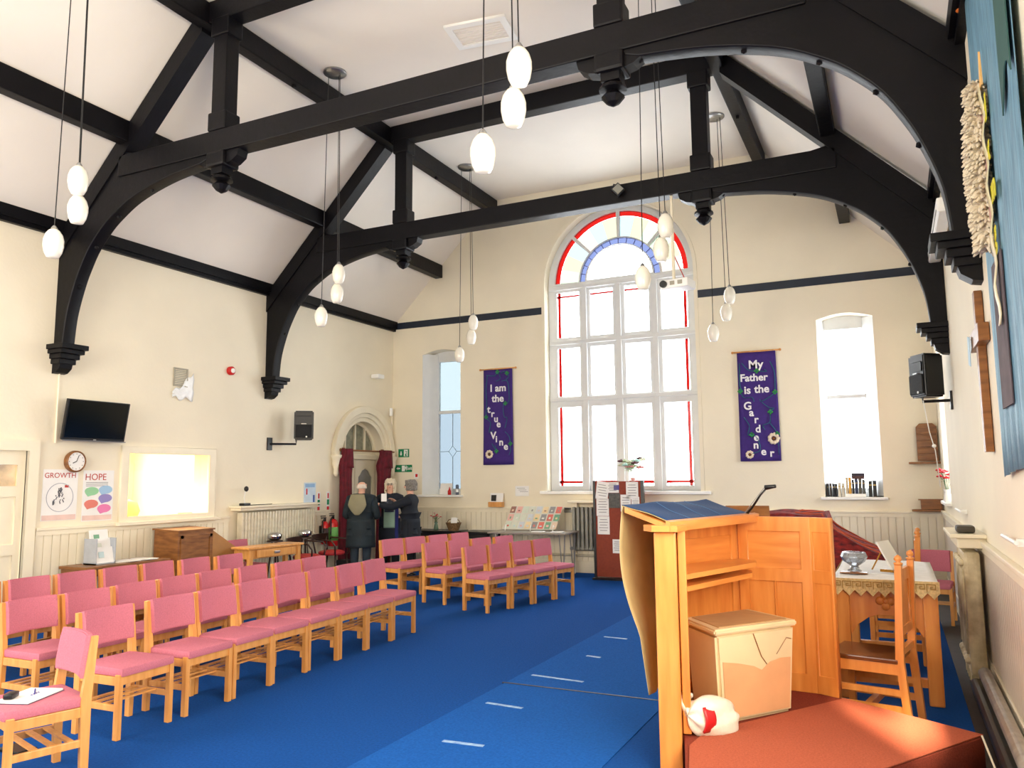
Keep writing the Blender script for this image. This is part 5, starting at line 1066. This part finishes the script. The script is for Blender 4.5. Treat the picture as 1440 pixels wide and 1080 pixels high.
# ------------------------------------------------------------------ people
def skinmesh(name, V, E, m_, parent, sub=2, root=0):
    me = bpy.data.meshes.new(name); me.from_pydata([v[:3] for v in V], E, []); o = bpy.data.objects.new(name, me); COL.objects.link(o)
    o.modifiers.new('s', 'SKIN'); md = o.modifiers.new('u', 'SUBSURF'); md.levels = md.render_levels = sub
    for i, v in enumerate(V):
        r = v[3]; me.skin_vertices[0].data[i].radius = (r if not isinstance(r, tuple) else r[0], r if not isinstance(r, tuple) else r[1]); me.skin_vertices[0].data[i].use_root = (i == root)
    dg = bpy.context.evaluated_depsgraph_get(); nm = bpy.data.meshes.new_from_object(o.evaluated_get(dg)); bpy.data.objects.remove(o)
    nm.materials.clear(); nm.materials.append(m_); nm.shade_smooth(); q = bpy.data.objects.new(name, nm); COL.objects.link(q); q.parent = parent; return q
def person(loc, rz, H, label, handL, handR, coat, trousers, hair, hairlong, shoes, elbL, elbR, coat_len, lean=0, bulk=1.0, bald=False):
    """local frame: faces -Y, z up; handL/R and elbows given in metres for H=1.65"""
    k = H/1.65; t = empty('person', loc, rz, label, 'person'); t.scale = (k, k, k)
    L = lean
    V = [(0, 0, .90, (.13, .10)), (0, -.01, 1.05, (.12, .09)), (0, -.01-L*.4, 1.22, (.14, .10)), (0, -L*.8, 1.35, (.10, .07)), (0, -L-.01, 1.42, .05), (0, -L-.02, 1.50, (.065, .075)), (0, -L-.02, 1.57, (.075, .09)), (0, -L-.01, 1.625, (.055, .07))]
    E = [(i, i+1) for i in range(7)]
    def add(chain, start):
        prev = start
        for c in chain: V.append(c); E.append((prev, len(V)-1)); prev = len(V)-1
        return prev
    for s in (-1, 1):
        add([(s*.09, 0, .82, .085), (s*.10, -.01, .48, .06), (s*.10, .0, .10, .042), (s*.105, -.06, .045, .038), (s*.11, -.14, .035, .03)], 0)
        el, ha = (elbL, handL) if s < 0 else (elbR, handR)
        sh = Vector((s*.185, -L*.8, 1.33)); el = Vector(el); ha = Vector(ha); d = (ha-el).normalized(); wr = ha-d*.07
        w_ = add([(*sh, .055), (*((sh+el)/2), .045), (*el, .04), (*((el+wr)/2), .034), (*wr, .024), (*(wr+d*.05), (.036, .018))], 3)
        side = d.cross(Vector((0, 0, 1)));  side = side.normalized() if side.length > .1 else Vector((1, 0, 0)); up = side.cross(d).normalized(); pal = wr+d*.05
        for j in range(4):
            o_ = side*(.027-.018*j); l = (.036, .042, .04, .03)[j]
            b0 = pal+o_+d*.03; add([(*b0, .0095), (*(b0+d*l-up*.008), .0085), (*(b0+d*l*1.5-up*.03), .0075)], w_)
        b0 = pal+side*.035*(1 if s < 0 else -1)-d*.01; add([(*b0, .011), (*(b0+side*.02*(1 if s < 0 else -1)+d*.03-up*.01), .009)], w_)
    skinmesh('body', V, E, SKIN, t)
    # coat
    V = [(0, 0, .92, (.175, .14)), (0, -.01, 1.08, (.165, .13)), (0, -.01-L*.4, 1.22, (.19, .13)), (0, -L*.75, 1.34, (.145, .10)), (0, -L*.95, 1.445, (.072, .075))]; E = [(0, 1), (1, 2), (2, 3), (3, 4)]
    V = [(v[0], v[1], v[2], (v[3][0]*bulk, v[3][1]*bulk)) for v in V]
    V.append((0, 0, .84, (.165*bulk, .13*bulk))); E.append((0, 5)); V.append((0, 0, .78, (.15*bulk, .12*bulk))); E.append((5, 6))
    for s in (-1, 1):
        el, ha = (elbL, handL) if s < 0 else (elbR, handR)
        sh = Vector((s*.19, -L*.8, 1.32)); el = Vector(el); ha = Vector(ha); d = (ha-el).normalized(); wr = ha-d*.10
        add([(*sh, .078*bulk), (*((sh+el)/2), .068*bulk), (*el, .062*bulk), (*((el+wr)/2), .054*bulk), (*wr, .044*bulk)], 3)
    ct = skinmesh('coat', V, E, coat, t)
    def sk(u, v):
        a = 2*pi*u; k_ = bulk*(1+.02*sin(5*a)*(1-v)); z = coat_len-.04+(1.0-coat_len+.04)*v
        return Vector(((.205-.012*v)*k_*cos(a), (.168-.02*v)*k_*sin(a)-.005, z))
    MB().grid(sk, 28, 8, thick=.008).build('coat_skirt', coat, ct, True)
    V = [(0, 0, .86, (.15, .12))]; E = []
    for s in (-1, 1): add([(s*.10, 0, .76, .10), (s*.105, -.01, .48, .082), (s*.105, .0, .10, .068)], 0)
    skinmesh('trousers', V, E, trousers, t)
    for s in (-1, 1): MB().grid(lambda u, v: Vector((s*.107+.052*sin(2*pi*u)*sin(pi*v)**.4, -.06-.125*cos(pi*v)*1.0+.0*u, .035+.033*cos(2*pi*u)*sin(pi*v)**.4+.012*(1-v))), 14, 10).build('shoe', shoes, t, True)
    hy = -L-.015; hz = 1.575
    f = MB().ball((0, hy-.098, hz-.025), .014, sy=1.5, sz=1.3).build('nose', SKIN, t, True)
    for s in (-1, 1):
        MB().ball((s*.03, hy-.083, hz), .010).build('eye', mat('eye_dark', (40, 34, 30), .2), t, True); MB().ball((s*.078, hy+.005, hz-.01), .022, sx=.4, sz=1.3).build('ear', SKIN, t, True)
    MB().ball((0, hy-.084, hz-.062), .019, sy=.4, sz=.3).build('mouth', mat('lips', (190, 90, 90), .4), t, True)
    m = MB()
    if bald:
        m.grid(lambda u, v: Vector(((.083+.004*sin(60*u))*cos(pi*(-.10)+pi*1.2*u)*(1-.25*v*v), hy+.004+(.094+.004*sin(60*u))*sin(pi*(-.10)+pi*1.2*u)*(1-.12*v*v), hz-.065+.075*v)), 60, 5, thick=.006)
    else:
        m.ball((0, hy+.015, hz+.022), .105, sx=.93, sy=1.0, sz=.82, sub=3)
        rn = random.Random(5)
        n = 260
        for j in range(n):
            a = rn.uniform(-.25*pi, 1.25*pi); zz = rn.uniform(-hairlong, .09); rad = .092 if zz < 0 else .096*math.sqrt(max(0, 1-(zz/.115)**2))
            p = Vector((rad*cos(a), hy+.018+rad*1.02*sin(a), hz+zz)); m.ball(p, .019, sub=1)
        for j in range(30): a = -pi/2+rn.uniform(-.8, .8); m.ball((.085*cos(a), hy+.0+.075*sin(a), hz+.062+rn.uniform(-.01, .02)), .018, sub=1)
    m.build('hair', hair, t, True)
    return t
NVY = mat('navy_coat', (18, 28, 44), .8, var=.15, bump=.4, bscale=20); BLK = mat('black_cloth', (14, 16, 22), .85, var=.15); GRYH = mat('grey_hair', (150, 146, 140), .8, var=.3, scale=60); WHH = mat('white_hair', (238, 226, 200), .8, var=.12, scale=60)
pm = person((-8.12, 10.95, 0), R(205), 1.62, 'bald elderly man seen from behind in dark hooded parka', (-.20, -.30, 1.00), (.20, -.30, 1.00), mat('slate_parka', (30, 44, 52), .8, var=.2, bump=.4, bscale=16), mat('dark_jeans', (50, 64, 76), .85, var=.2), mat('thin_white_hair', (226, 214, 200), .8), 0, BLACK, (-.27, -.02, 1.05), (.27, -.02, 1.05), .56, .02, bulk=1.22, bald=True)
# khaki hood lining lies down the back
MB().grid(lambda u, v: Vector((.03+(u-.5)*.30*(1-.78*abs(v*2-1)**1.4 if v < .5 else 1-.25*(v*2-1)), .165+.04*sin(pi*v)*sin(pi*u)-.05*max(0, v-.6), 1.07+.34*v)), 14, 16, thick=.02).build('hood', mat('khaki_lining', (146, 140, 112), .85), pm, True)
pw = person((-8.12, 11.80, 0), R(30), 1.62, 'smiling white-haired woman in glasses, navy coat and mint top', (-.33, -.42, 1.28), (.22, -.28, 1.02), NVY, BLK, WHH, .16, BLACK, (-.34, -.14, 1.15), (.27, -.02, 1.05), .55)
MB().grid(lambda u, v: Vector(((u-.5)*.20, -.152-.01*cos((u-.5)*3), .80+.40*v)), 8, 10, thick=.012).build('mint_top', mat('mint_knit', (150, 180, 160), .85), pw, True)
MB().grid(lambda u, v: Vector(((u-.5)*.17, -.162-.012*cos((u-.5)*3)-.01*sin(9*u), 1.08+.24*v)), 8, 6, thick=.014).build('scarf', mat('grey_scarf', (96, 100, 116), .85, var=.4, scale=40), pw, True)
MB().grid(lambda u, v: Vector((.13+.06*(u-.5), -.145+.01*u, .52+.75*v)), 4, 8, thick=.02).build('royal_blue_lining', mat('royal_blue_cloth', (34, 40, 110), .8), pw, True)
m = MB()
for s in (-1, 1): m.tube([(s*.032+.022*cos(a*pi/6), -.112, 1.575+.018*sin(a*pi/6)) for a in range(13)], .003, 5)
m.tube([(-.01, -.114, 1.58), (.01, -.114, 1.58)], .003, 5); m.build('glasses', BLACK, pw)
pw2 = person((-7.42, 11.40, 0), R(-72), 1.60, 'grey-haired woman in dark navy coat holding up a white card', (-.10, -.36, 1.33), (.12, -.60, 1.27), mat('deep_navy_coat', (14, 24, 38), .85, var=.15), BLK, GRYH, .08, BLACK, (-.30, -.16, 1.14), (.26, -.30, 1.20), .50, bulk=1.1)
# her left arm reaches across towards the man
o = MB().box((-7.75, 11.08, 1.33), (.09, .006, .13), rot=Matrix.Rotation(R(32), 3, 'Z')).build('white_card', PAPER); setk(o, 'white card held up by the grey-haired woman', 'card')
